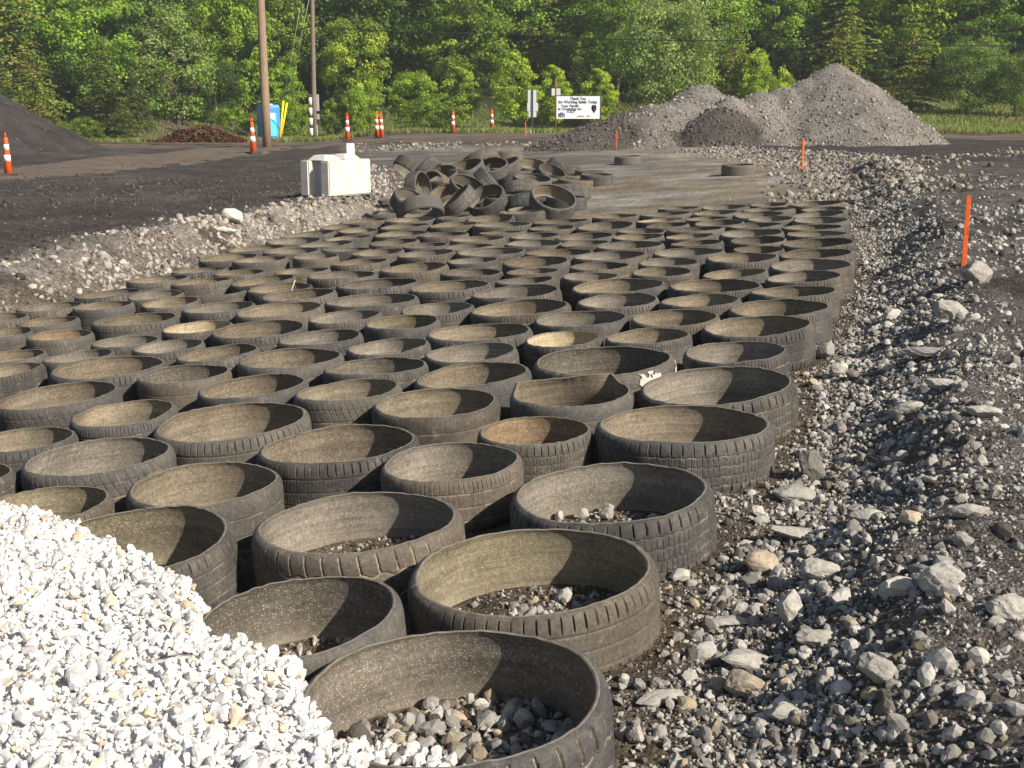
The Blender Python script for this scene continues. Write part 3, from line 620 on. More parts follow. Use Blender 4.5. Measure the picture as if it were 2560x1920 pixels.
for k, (x, y, R) in enumerate([(-1.55, 18.6, .31), (-.85, 19.2, .31), (-.15, 19.6, .31), (.5, 19.3, .31), (-1.2, 20.2, .32), (-.5, 20.6, .31), (.3, 20.9, .32), (1.0, 20.6, .31), (-.6, 21.7, .31), (.1, 22.2, .31), (.9, 22.9, .31), (1.1, 24.2, .31), (1.6, 23.6, .3)]):
    rr = np.random.default_rng(500 + k)
    tyre('p', (x, y, hz(x, y)), RI0 * R / RO0, .2, (rr.normal() * .05, rr.normal() * .05, 1), rr.uniform(0, 6), TYRE[int(rr.integers(12))], LINTONE['dark'], RUBTONE[int(rr.integers(6))],
         'tyre buried at the bottom of the loose heap', 'buried tyres under the loose heap')
for (px, py, dep, R, lab) in [(1570, 389, 30.5, .33, 'lone flat tyre on the pale ground, farthest back toward the grey stockpile'), (1846, 434, 24.3, .325, 'lone grey tyre lying flat near the right bank, below the middle stake')]:
    p = at_depth(px, py, dep); g = hz(p.x, p.y)
    tyre('p', (p.x, p.y, g - .01), RI0 * R / RO0, .21, (-.03, -.01, 1), 1, TYRE[0], LINTONE['dark'], (.115, .105, .09), lab, 'lone tyres on the bare pit floor')

# paint on the wide tyre, straw in another
def stick(name, p, q, r, mat, label, cat):
    bm = bmesh.new(); add_tube(bm, [p, ((p[0] + q[0]) / 2 + r, (p[1] + q[1]) / 2, (p[2] + q[2]) / 2), q], r, 6)
    return tag(link(name, bm_mesh(name, bm, mat)), label, cat)
fx, fy = pos['F21']
stick('straw', (fx + .02, fy - .02, -.10), (fx + .10, fy + .10, .12), .006, M_STRAW, 'thin dry straw standing inside a tyre in the left of the bed', 'straw')

# ------------------------------------------------------------------ stones on the bed, banks and heap
r = np.random.default_rng(11)
inside = [(x, y, R) for n, x, y, R in TY]
TXY = np.array([(x, y) for x, y, R in inside]); TR = np.array([R for *_, R in inside])
def tyre_clear(x, y, pad=0.0):         # outside every tyre wall (wall annulus is excluded)
    ok = np.ones(len(x), bool)
    for (cx, cy), R in zip(TXY, TR):
        d = np.hypot(x - cx, y - cy); ok &= ~((d > R - .035 - pad) & (d < R + .045 + pad))
    return ok
# bed stones: inside the near tyres and in the gaps
bx, by, bs = [], [], []
for (n, x, y, R) in TY:
    if y > 8: continue
    m = int({'N': 900, 'M': 420, 'J8': 520, 'J7': 380, 'J12': 420}.get(n, 240)); a = r.uniform(0, 2 * PI, m); q = np.sqrt(r.random(m)) * (R - .01)
    bx.append(x + q * np.cos(a)); by.append(y + q * np.sin(a)); bs.append(powsize(m, .018, .075, 1.5, r) if n == 'N' else powsize(m, .010, .075 if n in ('M', 'J8', 'J12') else .04, 1.6, r))
m = 60000; gyy = 1.6 + 14 * r.random(m) ** 1.6; gxx = xr(gyy) + r.uniform(-.45, .6, m); k = tyre_clear(gxx, gyy, .008) & (r.random(m) < .25 + 1.3 * np.clip(fbm(gxx * 2.5, gyy * 2.5, 19, 3) - .42, 0, 1))
bx.append(gxx[k]); by.append(gyy[k]); bs.append(powsize(k.sum(), .010, .05, 1.7, r))
bx, by, bs = map(np.concatenate, (bx, by, bs)); bz = height(bx, by) + bs * r.uniform(-.1, .3, len(bs))
cols = stone_cols(len(bx), r, .06) * .9
tag(link('bed_gravel', stones_mesh('bed_gravel', np.stack([bx, by, bz], 1), bs, cols, M_STONE, 3)), 'loose grey and brown gravel on the bed floor inside and between tyres', 'gravel', kind='stuff')
# right bank rubble
N = 260000; u = r.random(N); yy = 1.2 + 16.5 * u ** 1.6; xx = xr(yy) + .10 + 6.5 * r.random(N) ** 1.35
ss = powsize(N, .0095, .075, 1.9, r); keep = (ss > .0032 * np.hypot(xx, yy) * (.55 + .45 * r.random(N))) & tyre_clear(xx, yy, .02)
dens = fbm(xx * 1.6, yy * 1.6, 63, 3); band = np.exp(-((xx - xr(yy) - .4) / .45) ** 2)
keep &= r.random(N) < np.clip(.26 + 1.7 * (dens - .42) + .8 * band, .07, 1)
xx, yy, ss = xx[keep], yy[keep], ss[keep]
zz = height(xx, yy) + ss * r.uniform(-.32, .22, len(ss))
tag(link('crushed_rock', stones_mesh('crushed_rock', np.stack([xx, yy, zz], 1), ss, stone_cols(len(xx), r), M_STONE, 4)), 'crushed grey rock rubble strewn over the dark bank right of the tyres', 'rubble', kind='stuff')
# far right bank / pit rim, left bank, far bank
fx_, fy_, fs_ = [], [], []
N = 5200; yy = r.uniform(15, 38, N); xx = xr(yy) + r.normal(.45, .55, N); fx_.append(xx); fy_.append(yy); fs_.append(powsize(N, .045, .17, 2.4, r))
N = 2600; yy = r.uniform(17, 36, N); xx = xr(yy) + r.uniform(1, 9, N); k = fbm(xx * .5, yy * .5, 9, 3) > .52; fx_.append(xx[k]); fy_.append(yy[k]); fs_.append(powsize(k.sum(), .05, .18, 2.2, r))
N = 1400; yy = 46.2 + r.normal(0, .8, N); xx = r.uniform(-6, 5.5, N); k = fbm(xx * .7, yy * .7, 29, 3) > .46; fx_.append(xx[k]); fy_.append(yy[k]); fs_.append(powsize(k.sum(), .05, .2, 2.4, r))
xx, yy, ss = map(np.concatenate, (fx_, fy_, fs_))
zz = height(xx, yy) + ss * .05
tag(link('pit_rim_rubble', stones_mesh('pit_rim_rubble', np.stack([xx, yy, zz], 1), ss, stone_cols(len(xx), r) * np.array([.80, .76, .71]), M_STONE, 5)), 'pale rock rubble along the far and far right rim of the pit', 'rubble', kind='stuff')
N = 60000; yy = r.uniform(7.5, 34, N); xx = xl(yy) - r.normal(.48, .36, N); ss = powsize(N, .016, .11, 2.0, r); k = (ss > .0026 * yy) & tyre_clear(xx, yy, .02)
k &= r.random(N) < np.clip(.15 + 3.4 * (fbm(xx * 1.3, yy * 1.3, 15, 3) - .40), 0.22, 1)
N2 = 1500; y2 = r.uniform(8, 30, N2); x2 = xl(y2) - r.uniform(.5, 9, N2); s2 = powsize(N2, .018, .06, 2.6, r)
xx, yy, ss = np.concatenate([xx[k], x2]), np.concatenate([yy[k], y2]), np.concatenate([ss[k], s2])
zz = height(xx, yy) + ss * .08; cc = stone_cols(len(xx), r) * np.array([.95, .90, .87]); cc[-N2:] *= .5
N3 = 9000; y3 = r.uniform(8, 34, N3); x3 = xl(y3) - r.uniform(.5, 11, N3); k = fbm(x3 * .8, y3 * .8, 33, 3) > .47; x3, y3 = x3[k], y3[k]; s3 = powsize(len(x3), .025, .12, 2.3, r); c3_ = np.array([[.06, .052, .05]]) * r.uniform(.6, 1.5, (len(x3), 1)); xx, yy, ss, zz = (np.concatenate(q) for q in ((xx, x3), (yy, y3), (ss, s3), (zz, height(x3, y3) + s3 * .1))); cc = np.concatenate([cc, c3_])
tag(link('bank_rubble', stones_mesh('bank_rubble', np.stack([xx, yy, zz], 1), ss, cc, M_STONE, 6)), 'pale pinkish rock rubble along the cut bank left of the tyres', 'rubble', kind='stuff')

# white stone heap, bottom left
HEAP = [(0, 1082), (150, 1138), (300, 1222), (452, 1308), (462, 1400), (560, 1425), (664, 1462), (690, 1555), (712, 1612), (755, 1668), (820, 1725), (870, 1860)]
hb = []
for (a, b) in HEAP:
    d = ray(a * 2560 / 2212, b * 2560 / 2212); zt = .13 if b < 1390 else .17; t = (zt - CAM_Z) / d.z; hb.append((d.x * t, d.y * t))
hb = [(hb[0][0] - 1.6, hb[0][1] + .35)] + hb + [(hb[-1][0] + .1, 1.2), (-4.5, 1.2)]
HB = np.array(hb)
def heap_d(x, y):                      # signed distance, positive inside
    ins = np.zeros(len(x), bool); best = np.full(len(x), 1e9); n = len(HB)
    for i in range(n):
        ax, ay = HB[i]; bx_, by_ = HB[(i + 1) % n]; dx, dy = bx_ - ax, by_ - ay
        t = np.clip(((x - ax) * dx + (y - ay) * dy) / (dx * dx + dy * dy), 0, 1)
        if i < n - 3 or True: best = np.minimum(best, np.hypot(x - ax - t * dx, y - ay - t * dy)) if i < n - 2 else best
        c = ((ay > y) != (by_ > y)) & (x < (bx_ - ax) * (y - ay) / (by_ - ay + 1e-12) + ax); ins ^= c
    return np.where(ins, best, -best)
def heap_h(x, y):
    d = heap_d(x, y) + (fbm(x * 9, y * 9, 44, 2) - .5) * .05
    lowpart = sstep(.33, .38, np.hypot(x - pos['N'][0], y - pos['N'][1]))
    step = lerp(.07, .30, lowpart)
    return height(x, y) * 0 + .0647 * x - .02 + step * sstep(-.04, .05, d) + .34 * (1 - np.exp(-np.clip(d - .04, 0, None) * 1.1)) - .25 * sstep(0, -.1, d) + (fbm(x * 5, y * 5, 46, 2) - .5) * .04
ax_ = np.linspace(-3.6, .4, 180); ay_ = np.linspace(1.3, 5.2, 180); AX, AY = np.meshgrid(ax_, ay_); hx, hy = AX.ravel(), AY.ravel()
I = np.arange(180 * 180).reshape(180, 180); Q = np.stack([I[:-1, :-1].ravel(), I[:-1, 1:].ravel(), I[1:, 1:].ravel(), I[1:, :-1].ravel()], 1)
kd = heap_d(hx, hy) > -.03; Q = Q[kd[Q].all(1)]
used = np.unique(Q); remap = np.full(180 * 180, -1); remap[used] = np.arange(len(used))
heap = npmesh('heap_core', np.stack([hx, hy, heap_h(hx, hy) - .012], 1)[used], remap[Q], M_WSTONE, True, np.full((len(used), 3), .62))
N = 56000; xx = r.uniform(-3.4, .3, N); yy = r.uniform(1.35, 5.0, N); d = heap_d(xx, yy); k = d > -.045 * r.random(N); xx, yy, d = xx[k], yy[k], d[k]
ss = powsize(len(xx), .012, .048, 1.3, r); zz = heap_h(xx, yy) + ss * r.uniform(-.25, .38, len(ss))
cc = (r.uniform(.52, .80, len(xx)))[:, None] * np.array([1, .99, .985])[None]; w = r.random(len(xx)) < .06; cc[w] *= np.array([.90, .76, .58]); w = r.random(len(xx)) < .25; cc[w] *= np.array([.80, .80, .83])
hp = tag(link('white_gravel', stones_mesh('white_gravel', np.stack([xx, yy, zz], 1), ss, cc, M_WSTONE, 8)), 'heap of bright white crushed stone spilling over the near left tyres', 'gravel', kind='stuff')
link('heap_core', heap, hp)
# a few white stones rolled into the nearest tyres
N = 2200; nx_, ny_ = pos['N']; sx_, sy_ = [], []
for k in range(N):
    t = r.random() ** 1.5; px = 640 + 330 * t + r.normal() * 14; py = 1585 + 30 * t + 190 * r.random() - 40 * (1 - t) * r.random(); dd = ray(px * 2560 / 2212, py * 2560 / 2212); q = (.02 - CAM_Z) / dd.z
    if math.hypot(dd.x * q - nx_, dd.y * q - ny_) < .335: sx_.append(dd.x * q); sy_.append(dd.y * q)
ox, oy = pos['J12']; x2 = ox + .02 + r.normal(0, .11, 130); y2 = oy - .10 + r.normal(0, .09, 130); k = np.hypot(x2 - ox, y2 - oy) < .27; x2, y2 = x2[k], y2[k]
xx, yy = np.concatenate([sx_, x2]), np.concatenate([sy_, y2]); ss = powsize(len(xx), .016, .046, 1.3, r)
tag(link('spilled_white_stones', stones_mesh('spilled_white_stones', np.stack([xx, yy, height(xx, yy) + ss * .5 + .012], 1), ss, r.uniform(.5, .72, len(xx))[:, None] * np.array([[1, .98, .97]]), M_WSTONE, 9)),
    'white stones spilled onto the gravel inside the nearest tyres', 'gravel', kind='stuff')

# ------------------------------------------------------------------ big single rocks (pixel of the base centre on the ground, width in metres)
ROCKT = [cut_template(700 + k, 13 + k % 6, .7 + .07 * (k % 5), 4, .016) for k in range(9)]
ROCKS = [  # D px x,y ; width px ; aspect ; tint ; label
 (1955, 900, 66, (1.2, .8, .8), 1.0, 'big grey boulder on the crest of the rubble bank'),
 (1642, 1240, 66, (1, .9, .95), 1.05, 'tan-stained block with a bright face just off the third nearest tyre'),
 (1765, 1262, 78, (1.1, .8, .8), .95, 'angular grey block with a sloping top right of the tan-stained one'),
 (1720, 1170, 104, (1.4, .8, .35), .9, 'long flat slab leaning on the foot of the rubble bank'),
 (1752, 1040, 52, (.9, .8, 1.1), .42, 'dark brown rock standing beside the fourth nearest tyre'),
 (1712, 1085, 78, (1.2, .9, .6), .9, 'cracked grey rock below the dark brown one'),
 (1947, 1295, 84, (1.3, .8, .65), 1.15, 'pale wedge-shaped rock in the right foreground'),
 (2030, 1280, 80, (1.1, .9, .8), 1.0, 'rounded grey rock touching the pale wedge-shaped one'),
 (1705, 1345, 50, (.8, .8, 1.1), 1.1, 'knobbly pale upright stone in the lower rubble'),
 (1570, 1350, 96, (1.5, .7, .35), .95, 'flat grey slab near the second nearest tyre'),
 (1612, 1440, 100, (1.4, .9, .55), .95, 'cracked flat-topped rock low in the rubble'),
 (1605, 1505, 76, (1.0, .9, .8), .9, 'round brownish rock at the bottom of the rubble'),
 (1372, 1615, 52, (.7, 1.2, .9), .9, 'upright grey slab wedged beside the nearest tyre'),
 (1770, 1400, 84, (1.4, .7, .5), 1.0, 'long pale stone lying across the rubble crest'),
 (1425, 1525, 96, (1.5, .7, .45), .85, 'flat stone near the base of the second nearest tyre'),
 (2095, 1120, 66, (1.3, .8, .6), .95, 'dusty stone at the right, half sunk in dark soil'),
 (2180, 1335, 86, (1.1, .9, .7), .95, 'grey rock at the right edge of the picture'),
 (2108, 610, 66, (1.2, .8, .85), .8, 'grey rock just right of the tall orange stake'),
 (2035, 845, 74, (1.3, .8, .6), 1.0, 'pale rock on the dark bank above the boulder'),
 (1925, 695, 44, (1.1, .8, .8), 1.05, 'pale stone on the bank slope level with the far tyres'),
 (1810, 815, 36, (1, .9, 1.0), 1.15, 'pointed pale stone standing at the bank foot'),
 (1783, 775, 34, (.9, .9, 1.0), .75, 'squarish grey stone touching a right-edge tyre'),
 (1638, 1120, 30, (1.1, .8, .8), 1.1, 'small white stone between bank and fourth nearest tyre'),
 (1465, 1262, 40, (1.1, .8, .8), 1.15, 'small pale stone against the second nearest tyre'),
 (2055, 690, 70, (1.2, .9, .8), .85, 'grey block on the bank in front of the tall orange stake'),
 (2010, 775, 110, (1.9, .6, .35), .8, 'long flat slab of rock on the bank behind the boulder'),
 (1690, 1560, 60, (1.2, .8, .7), .9, 'plain grey rock at the bottom edge of the rubble'),
 (2120, 905, 70, (1.3, .8, .6), .95, 'pale flat stone among the gravel at the right'),
 (503, 482, 40, (1.1, .9, .9), 1.5, 'white block standing on top of the left bank'),
 (488, 505, 42, (1.4, .8, .5), 1.4, 'white slab leaning below the block on the left bank'),
 (1870, 1130, 60, (1.2, .8, .7), .9, 'grey stone in the middle of the bank crest'),
 (1900, 1480, 80, (1.2, .9, .7), .85, 'dusty rounded rock low at the right foreground'),
]
for k, (dx, dy, wp, asp, tint, lab) in enumerate(ROCKS):
    p = ground_at(dx * 2560 / 2212, dy * 2560 / 2212); dist = math.hypot(p.y, CAM_Z - p.z); wd = wp * 2560 / 2212 / F_PX * dist
    V, T = ROCKT[k % 9]; rr = np.random.default_rng(60 + k); a = rr.uniform(-.5, .5)
    S = np.array(asp) * wd / max(asp[0], asp[1]) * 1.16
    R3 = np.array(Matrix.Rotation(a, 3, 'Z') @ Matrix.Rotation(rr.uniform(-.25, .25), 3, 'Y'))
    VV = (V * S) @ R3.T; zmin = VV[:, 2].min(); base = np.array([.37, .355, .33]) * tint
    if k in (1, 11): base = base * np.array([.9, .80, .68])
    cc = base[None] * rr.uniform(.9, 1.1, (len(VV), 1)); 
    me = npmesh('rock', VV, T, M_STONE, False, cc)
    o = link('rock', me, None, (p.x, p.y, p.z - zmin * .72)); tag(o, lab, 'rock', 'large rocks in the rubble' if k not in (28, 29) else 'white blocks on the left bank')

# ------------------------------------------------------------------ stockpiles
def pile(name, bumps, x0, x1, y0, y1, st, colf, label, stones=0, slope=.70, seed=5, base=-.2, mat=M_GND, ssz=(.035, .14)):
    ax = np.arange(x0, x1, st); ay = np.arange(y0, y1, st); A, B = np.meshgrid(ax, ay)
    def hh(x, y):
        h = np.full(np.shape(x), -9.0)
        for (cx, cy, top, sx, sy, sl) in bumps:
            d = np.sqrt(((x - cx) / sx) ** 2 + ((y - cy) / sy) ** 2 + .05)
            h = np.maximum(h, top - sl * (d - .22))
        w = (fbm(x * .8, y * .8, seed, 3) - .5) * .30 + (fbm(x * 3.5, y * 3.5, seed + 3, 3) - .5) * .10
        return h + w
    Z = hh(A, B); G = height(A.ravel(), B.ravel()).reshape(A.shape); keep = Z > G - .15; Z = np.maximum(Z, G - .15)
    ny, nx = A.shape; I = np.arange(nx * ny).reshape(ny, nx)
    Q = np.stack([I[:-1, :-1].ravel(), I[:-1, 1:].ravel(), I[1:, 1:].ravel(), I[1:, :-1].ravel()], 1); Q = Q[keep.ravel()[Q].any(1)]
    used = np.unique(Q); rm = np.full(nx * ny, -1); rm[used] = np.arange(len(used))
    P = np.stack([A.ravel(), B.ravel(), Z.ravel()], 1)[used]
    o = tag(link(name, npmesh(name, P, rm[Q], mat, True, colf(P[:, 0], P[:, 1], P[:, 2]))), label, 'stockpile')
    if stones:
        rr = np.random.default_rng(seed); X = rr.uniform(x0, x1, stones); Y = rr.uniform(y0, y1, stones); Zs = hh(X, Y); k = Zs > height(X, Y) - .05
        X, Y, Zs = X[k], Y[k], Zs[k]; S = powsize(len(X), ssz[0], ssz[1], 2.0, rr); fall = rr.random(len(X)) < np.clip(1.25 - (Zs + .0) / 2.6, .25, 1); X, Y, Zs, S = X[fall], Y[fall], Zs[fall], S[fall]
        c = stone_cols(len(X), rr) * np.array([.92, .88, .84])
        cf = colf(X, Y, Zs); dk = cf.mean(1) < .11; c[dk] *= .45
        s = link('surface_rock', stones_mesh('surface_rock', np.stack([X, Y, Zs + S * .1], 1), S, c, M_STONE, seed), o); s['kind'] = 'stuff'
    return o
def pp(dx, dy, y): v = at_depth(dx * 2560 / 2212, dy * 2560 / 2212, y); return v.x, v.z
BUMPS = [(pp(dx, 0, y)[0], y, pp(dx, dy, y)[1], sx, sy, sl) for dx, dy, y, sx, sy, sl in [(1815, 136, 42.5, 1, 1, .74), (1762, 170, 42.2, 1.1, .9, .74), (1705, 188, 41.8, 1.1, .9, .74), (1645, 193, 41.4, 1.1, .85, .76), (1590, 202, 41.0, 1.0, .8, .80), (1528, 184, 45.8, 1.0, 1.0, .60), (1480, 214, 43.6, 1.2, .9, .58), (1420, 224, 42.4, 1.3, .9, .5), (1360, 244, 41.6, 1.3, .8, .48), (1300, 268, 41.2, 1.2, .8, .45), (1250, 292, 41, 1.1, .8, .4)]]
def grey_col(X, Y, Z):
    n = fbm(X * .6, Y * .6, 81, 4); c = lerp(np.array([[.185, .172, .16]]), np.array([[.235, .222, .21]]), n[:, None])
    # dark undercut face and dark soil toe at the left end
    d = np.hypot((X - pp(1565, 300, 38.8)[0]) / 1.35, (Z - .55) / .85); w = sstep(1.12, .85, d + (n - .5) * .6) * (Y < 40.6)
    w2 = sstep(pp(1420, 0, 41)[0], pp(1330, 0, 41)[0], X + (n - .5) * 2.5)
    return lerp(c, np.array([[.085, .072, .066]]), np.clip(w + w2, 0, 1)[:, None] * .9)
pile('gravel_stockpile', BUMPS,
     pp(1200, 0, 42)[0] - 1, pp(2080, 0, 42)[0] + 2, 36.0, 50, .11, grey_col, 'large grey gravel stockpile with a sharp peak at the right of the site', 34000, seed=5)
cxp, czp = pp(-345, 60, 45)
pile('coal_stockpile', [(cxp, 45, czp + .3, 1.1, 1.1, .60)], cxp - 9, cxp + 11, 36, 55, .16, lambda X, Y, Z: np.repeat(np.array([[.058, .050, .050]]), len(X), 0) * (.8 + .5 * fbm(X, Y, 3, 3))[:, None],
     'dark coal-black stockpile at the left edge of the site', 700, seed=9, ssz=(.04, .12))

# ------------------------------------------------------------------ channelizer posts and stakes
def frustum(name, r0, z0, r1, z1, mat, parent, n=20, cap=True):
    bm = bmesh.new(); lathe(bm, [(r0, z0), (r1, z1)], n, cap); return link(name, bm_mesh(name, bm, mat, True), parent)
def rad(z): return lerp(.105, .045, np.clip((z - .06) / .90, 0, 1))
P_base = bm_mesh('b', (lambda bm: (add_box(bm, (0, 0, .03), (.40, .40, .06), 0, .012), bm)[1])(bmesh.new()), M_BLACKR)
def mk(prof, mat):
    bm = bmesh.new(); lathe(bm, prof, 24); return bm_mesh('p', bm, mat, True)
P_body = mk([(rad(.06), .06), (rad(.92), .92), (rad(.92) * .9, .95)], M_ORANGE)
P_band1 = mk([(rad(.36) + .003, .36), (rad(.52) + .003, .52)], M_REFL); P_band2 = mk([(rad(.64) + .003, .64), (rad(.78) + .003, .78)], M_REFL)
def loop_mesh():
    bm = bmesh.new(); pts = [(math.cos(t) * .035, 0, .945 + max(0, math.sin(t)) * .10 + (.02 if 0 < t < PI else 0)) for t in np.linspace(0, PI, 9)]; add_tube(bm, pts, .012, 8); return bm_mesh('h', bm, M_ORANGE, True)
P_handle = loop_mesh()
POSTS = [(22, 440, 100, 'leaning', 'orange and white channelizer post at the far left edge of the site'), (634, 385, 82, '', 'orange post with white bands in front of the blue toilet'), (869, 353, 65, '', 'orange banded post behind the concrete block'),
         (943, 346, 60, '', 'left one of two orange posts standing close together'), (954.5, 346, 60, '', 'right one of two orange posts standing close together'), (1133, 333, 55, '', 'orange banded post beyond the tyre heap'), (1230, 328, 53, '', 'orange banded post nearest the road sign backs')]
for (px, py, hp_, lean, lab) in POSTS:
    p = ground_at(px, py); d = p.y; s = hp_ / F_PX * d / 1.02
    o = empty('channelizer_post', p, lab, 'traffic post', 'orange channelizer posts along the dirt road'); o.scale = (s, s, s); o.rotation_euler = (0, -.03 if lean else random.uniform(-.02, .02), random.uniform(0, 6))
    link('base', P_base, o); link('body', P_body, o); link('reflective_band', P_band1, o); link('reflective_band', P_band2, o); link('handle', P_handle, o)
def lath():
    bm = bmesh.new(); add_box(bm, (0, 0, .5), (.042, .02, 1.06), 0, .002); return bm_mesh('stake', bm, M_STAKE)
LATH = lath()
for (px, py, hp_, w, lab) in [(2409, 664, 166, 1.0, 'tall orange survey stake on the right bank'), (2006, 426, 73, 1.0, 'orange survey stake in front of the grey stockpile'), (1541, 360, 39, 1.0, 'orange stake at the dark toe of the stockpile'),
        (1314, 342, 35, .9, 'orange stake near the road sign backs'), (214, 364, 8, .8, 'tiny orange stake below the dark trees at left'), (321, 359, 8, .8, 'tiny orange stake right of the coal stockpile'), (131, 371, 9, .8, 'tiny orange stake on the skirt of the coal stockpile')]:
    p = ground_at(px, py)
    if px == 1541: p = at_depth(px, py, 37.6); p.z -= .1
    s = hp_ / F_PX * p.y * 1.02; o = link('survey_stake', LATH, None, p); o.scale = (min(1, s * 1.1 + .25) * w, 1, s); o.rotation_euler = (random.uniform(-.03, .03), random.uniform(-.02, .03), random.uniform(-.4, .4))
    tag(o, lab, 'survey stake', 'orange survey stakes')

# ------------------------------------------------------------------ concrete block and things around it
def block():
    p = ground_at(826, 489); d = p.y; k = d / F_PX
    w, dep, h = 1.05, .62, 88 * k
    o = empty('concrete_block', (p.x + .015, p.y + .60, p.z - .03), 'pale precast interlocking concrete block standing on the left bank', 'concrete block', rot=(0, 0, math.radians(57)))
    bm = bmesh.new()
    # plan outline with a keyed slot in the near-left end
    L2, D2 = w / 2, dep / 2; pl = [(-L2, -D2), (L2, -D2), (L2, D2), (-L2, D2), (-L2, .13), (-L2 + .15, .07), (-L2 + .15, -.07), (-L2, -.13)]
    b0 = [bm.verts.new((x, y, 0)) for x, y in pl]; b1 = [bm.verts.new((x, y, h)) for x, y in pl]
    bm.faces.new(b0[::-1]); bm.faces.new(b1)
    for i in range(len(pl)): bm.faces.new((b0[i], b0[(i + 1) % 8], b1[(i + 1) % 8], b1[i]))
    bmesh.ops.bevel(bm, geom=[e for e in bm.edges], offset=.018, segments=2, affect='EDGES')
    link('body', bm_mesh('body', bm, M_CONC), o)
    for cx in (-.27, .22):
        bm = bmesh.new(); a = [bm.verts.new((cx + sx * .2, sy * .2, h - .004)) for sx, sy in ((-1, -1), (1, -1), (1, 1), (-1, 1))]; b = [bm.verts.new((cx + sx * .12, sy * .12, h + .085)) for sx, sy in ((-1, -1), (1, -1), (1, 1), (-1, 1))]
        bm.faces.new(b); bm.faces.new(a[::-1])
        for i in range(4): bm.faces.new((a[i], a[(i + 1) % 4], b[(i + 1) % 4], b[i]))
        bmesh.ops.bevel(bm, geom=list(bm.edges), offset=.012, segments=2, affect='EDGES'); link('locating_knob', bm_mesh('knob', bm, M_CONC), o)
    bm = bmesh.new(); add_tube(bm, [(-.03 + .055 * math.cos(t), .0, h - .01 + .10 * math.sin(t)) for t in np.linspace(0, PI, 9)], .010, 8); link('lifting_loop', bm_mesh('loop', bm, M_REDROPE, True), o)
    return o
block()
p = ground_at(876, 396); bm = bmesh.new(); add_box(bm, (0, 0, .19), (.215, .12, .38), 0, .018); lathe_off = None
jug = empty('plastic_jug', p, 'white plastic container standing on the bank behind the concrete block', 'container', rot=(0, 0, .3))
link('body', bm_mesh('body', bm, M_WHITE), jug); bm = bmesh.new(); add_box(bm, (0, 0, .385), (.20, .105, .012)); link('lid', bm_mesh('lid', bm, M_WHITE), jug); 
jug.scale = [35 / F_PX * p.y / .38] * 3
def bottle(px, py, rz, lab):
    p = ground_at(px, py); o = empty('drink_bottle', p + Vector((0, -.03, .035)), lab, 'bottle', rot=(PI / 2, 0, rz))
    bm = bmesh.new(); lathe(bm, [(.03, -.1), (.034, -.09), (.034, .05), (.028, .08), (.013, .11), (.013, .125)], 16); link('body', bm_mesh('body', bm, M_BOTTLE, True), o)
    bm = bmesh.new(); lathe(bm, [(.0345, -.03), (.0345, .03)], 16); link('label_wrap', bm_mesh('wrap', bm, M_LBLUE, True), o)
    bm = bmesh.new(); lathe(bm, [(.0155, .122), (.0155, .142)], 12); link('cap', bm_mesh('cap', bm, M_WHITE, True), o); o.scale = (1.3, 1.3, 1.3)
bottle(866, 486, 1.1, 'clear drink bottle with blue wrap lying at the foot of the concrete block')
p = ground_at(907, 470); bm = bmesh.new(); add_box(bm, (0, 0, .03), (.22, .06, .045), 0, .004); o = link('wood_offcut', bm_mesh('wood', bm, M_WOOD), None, p); o.rotation_euler = (.05, .08, .15)
tag(o, 'short yellow wood offcut lying right of the concrete block', 'wood')

# ------------------------------------------------------------------ portable toilet
def toilet():
    y = 70.0; a = at_depth(668, 347, y); z = a.z; H = 84 / F_PX * y; s = H / 2.25
    o = empty('portable_toilet', (a.x, a.y, z), 'blue portable toilet behind the utility pole', 'toilet', rot=(0, 0, math.radians(24))); o.scale = (s * 1.12, s * 1.12, s); o.location.x += .12
    bm = bmesh.new(); add_box(bm, (0, 0, 1.08), (1.12, 1.12, 2.04), 0, .07); link('body', bm_mesh('body', bm, M_BLUE), o)
    bm = bmesh.new(); add_box(bm, (0, 0, .05), (1.2, 1.2, .10), 0, .02); link('skid_base', bm_mesh('base', bm, M_GREY), o)
    bm = bmesh.new(); add_box(bm, (0, 0, 2.12), (1.06, 1.06, .14), 0, .06); rf = link('roof', bm_mesh('roof', bm, M_BLUE, True), o)
    bm = bmesh.new(); add_box(bm, (.1, 0, 2.21), (.30, .30, .07), 0, .02); link('skylight', bm_mesh('sky', bm, M_WHITE), rf)
    bm = bmesh.new(); add_tube(bm, [(-.2, .3, 2.1), (-.2, .3, 2.55)], .055, 12); link('vent_pipe', bm_mesh('vent', bm, M_GREY, True), rf)
    bm = bmesh.new(); add_box(bm, (.0, -.575, 1.04), (.86, .035, 1.82), 0, .012); dr = link('door', bm_mesh('door', bm, M_BLUE), o)
    bm = bmesh.new(); add_box(bm, (.02, -.598, .92), (.62, .018, 1.42), 0, .006); link('door_panel', bm_mesh('panel', bm, M_LBLUE), dr)
    bm = bmesh.new(); add_box(bm, (.02, -.612, 1.45), (.44, .014, .42), 0, .003); link('notice', bm_mesh('notice', bm, M_WHITE), dr)
    bm = bmesh.new(); add_box(bm, (-.37, -.606, 1.05), (.05, .04, .16), 0, .006); link('handle', bm_mesh('handle', bm, M_WHITE), dr)
    bm = bmesh.new(); add_box(bm, (-.566, .05, 1.72), (.016, .36, .20), 0, .003); link('wall_vent', bm_mesh('v', bm, M_GREY), o)
toilet()
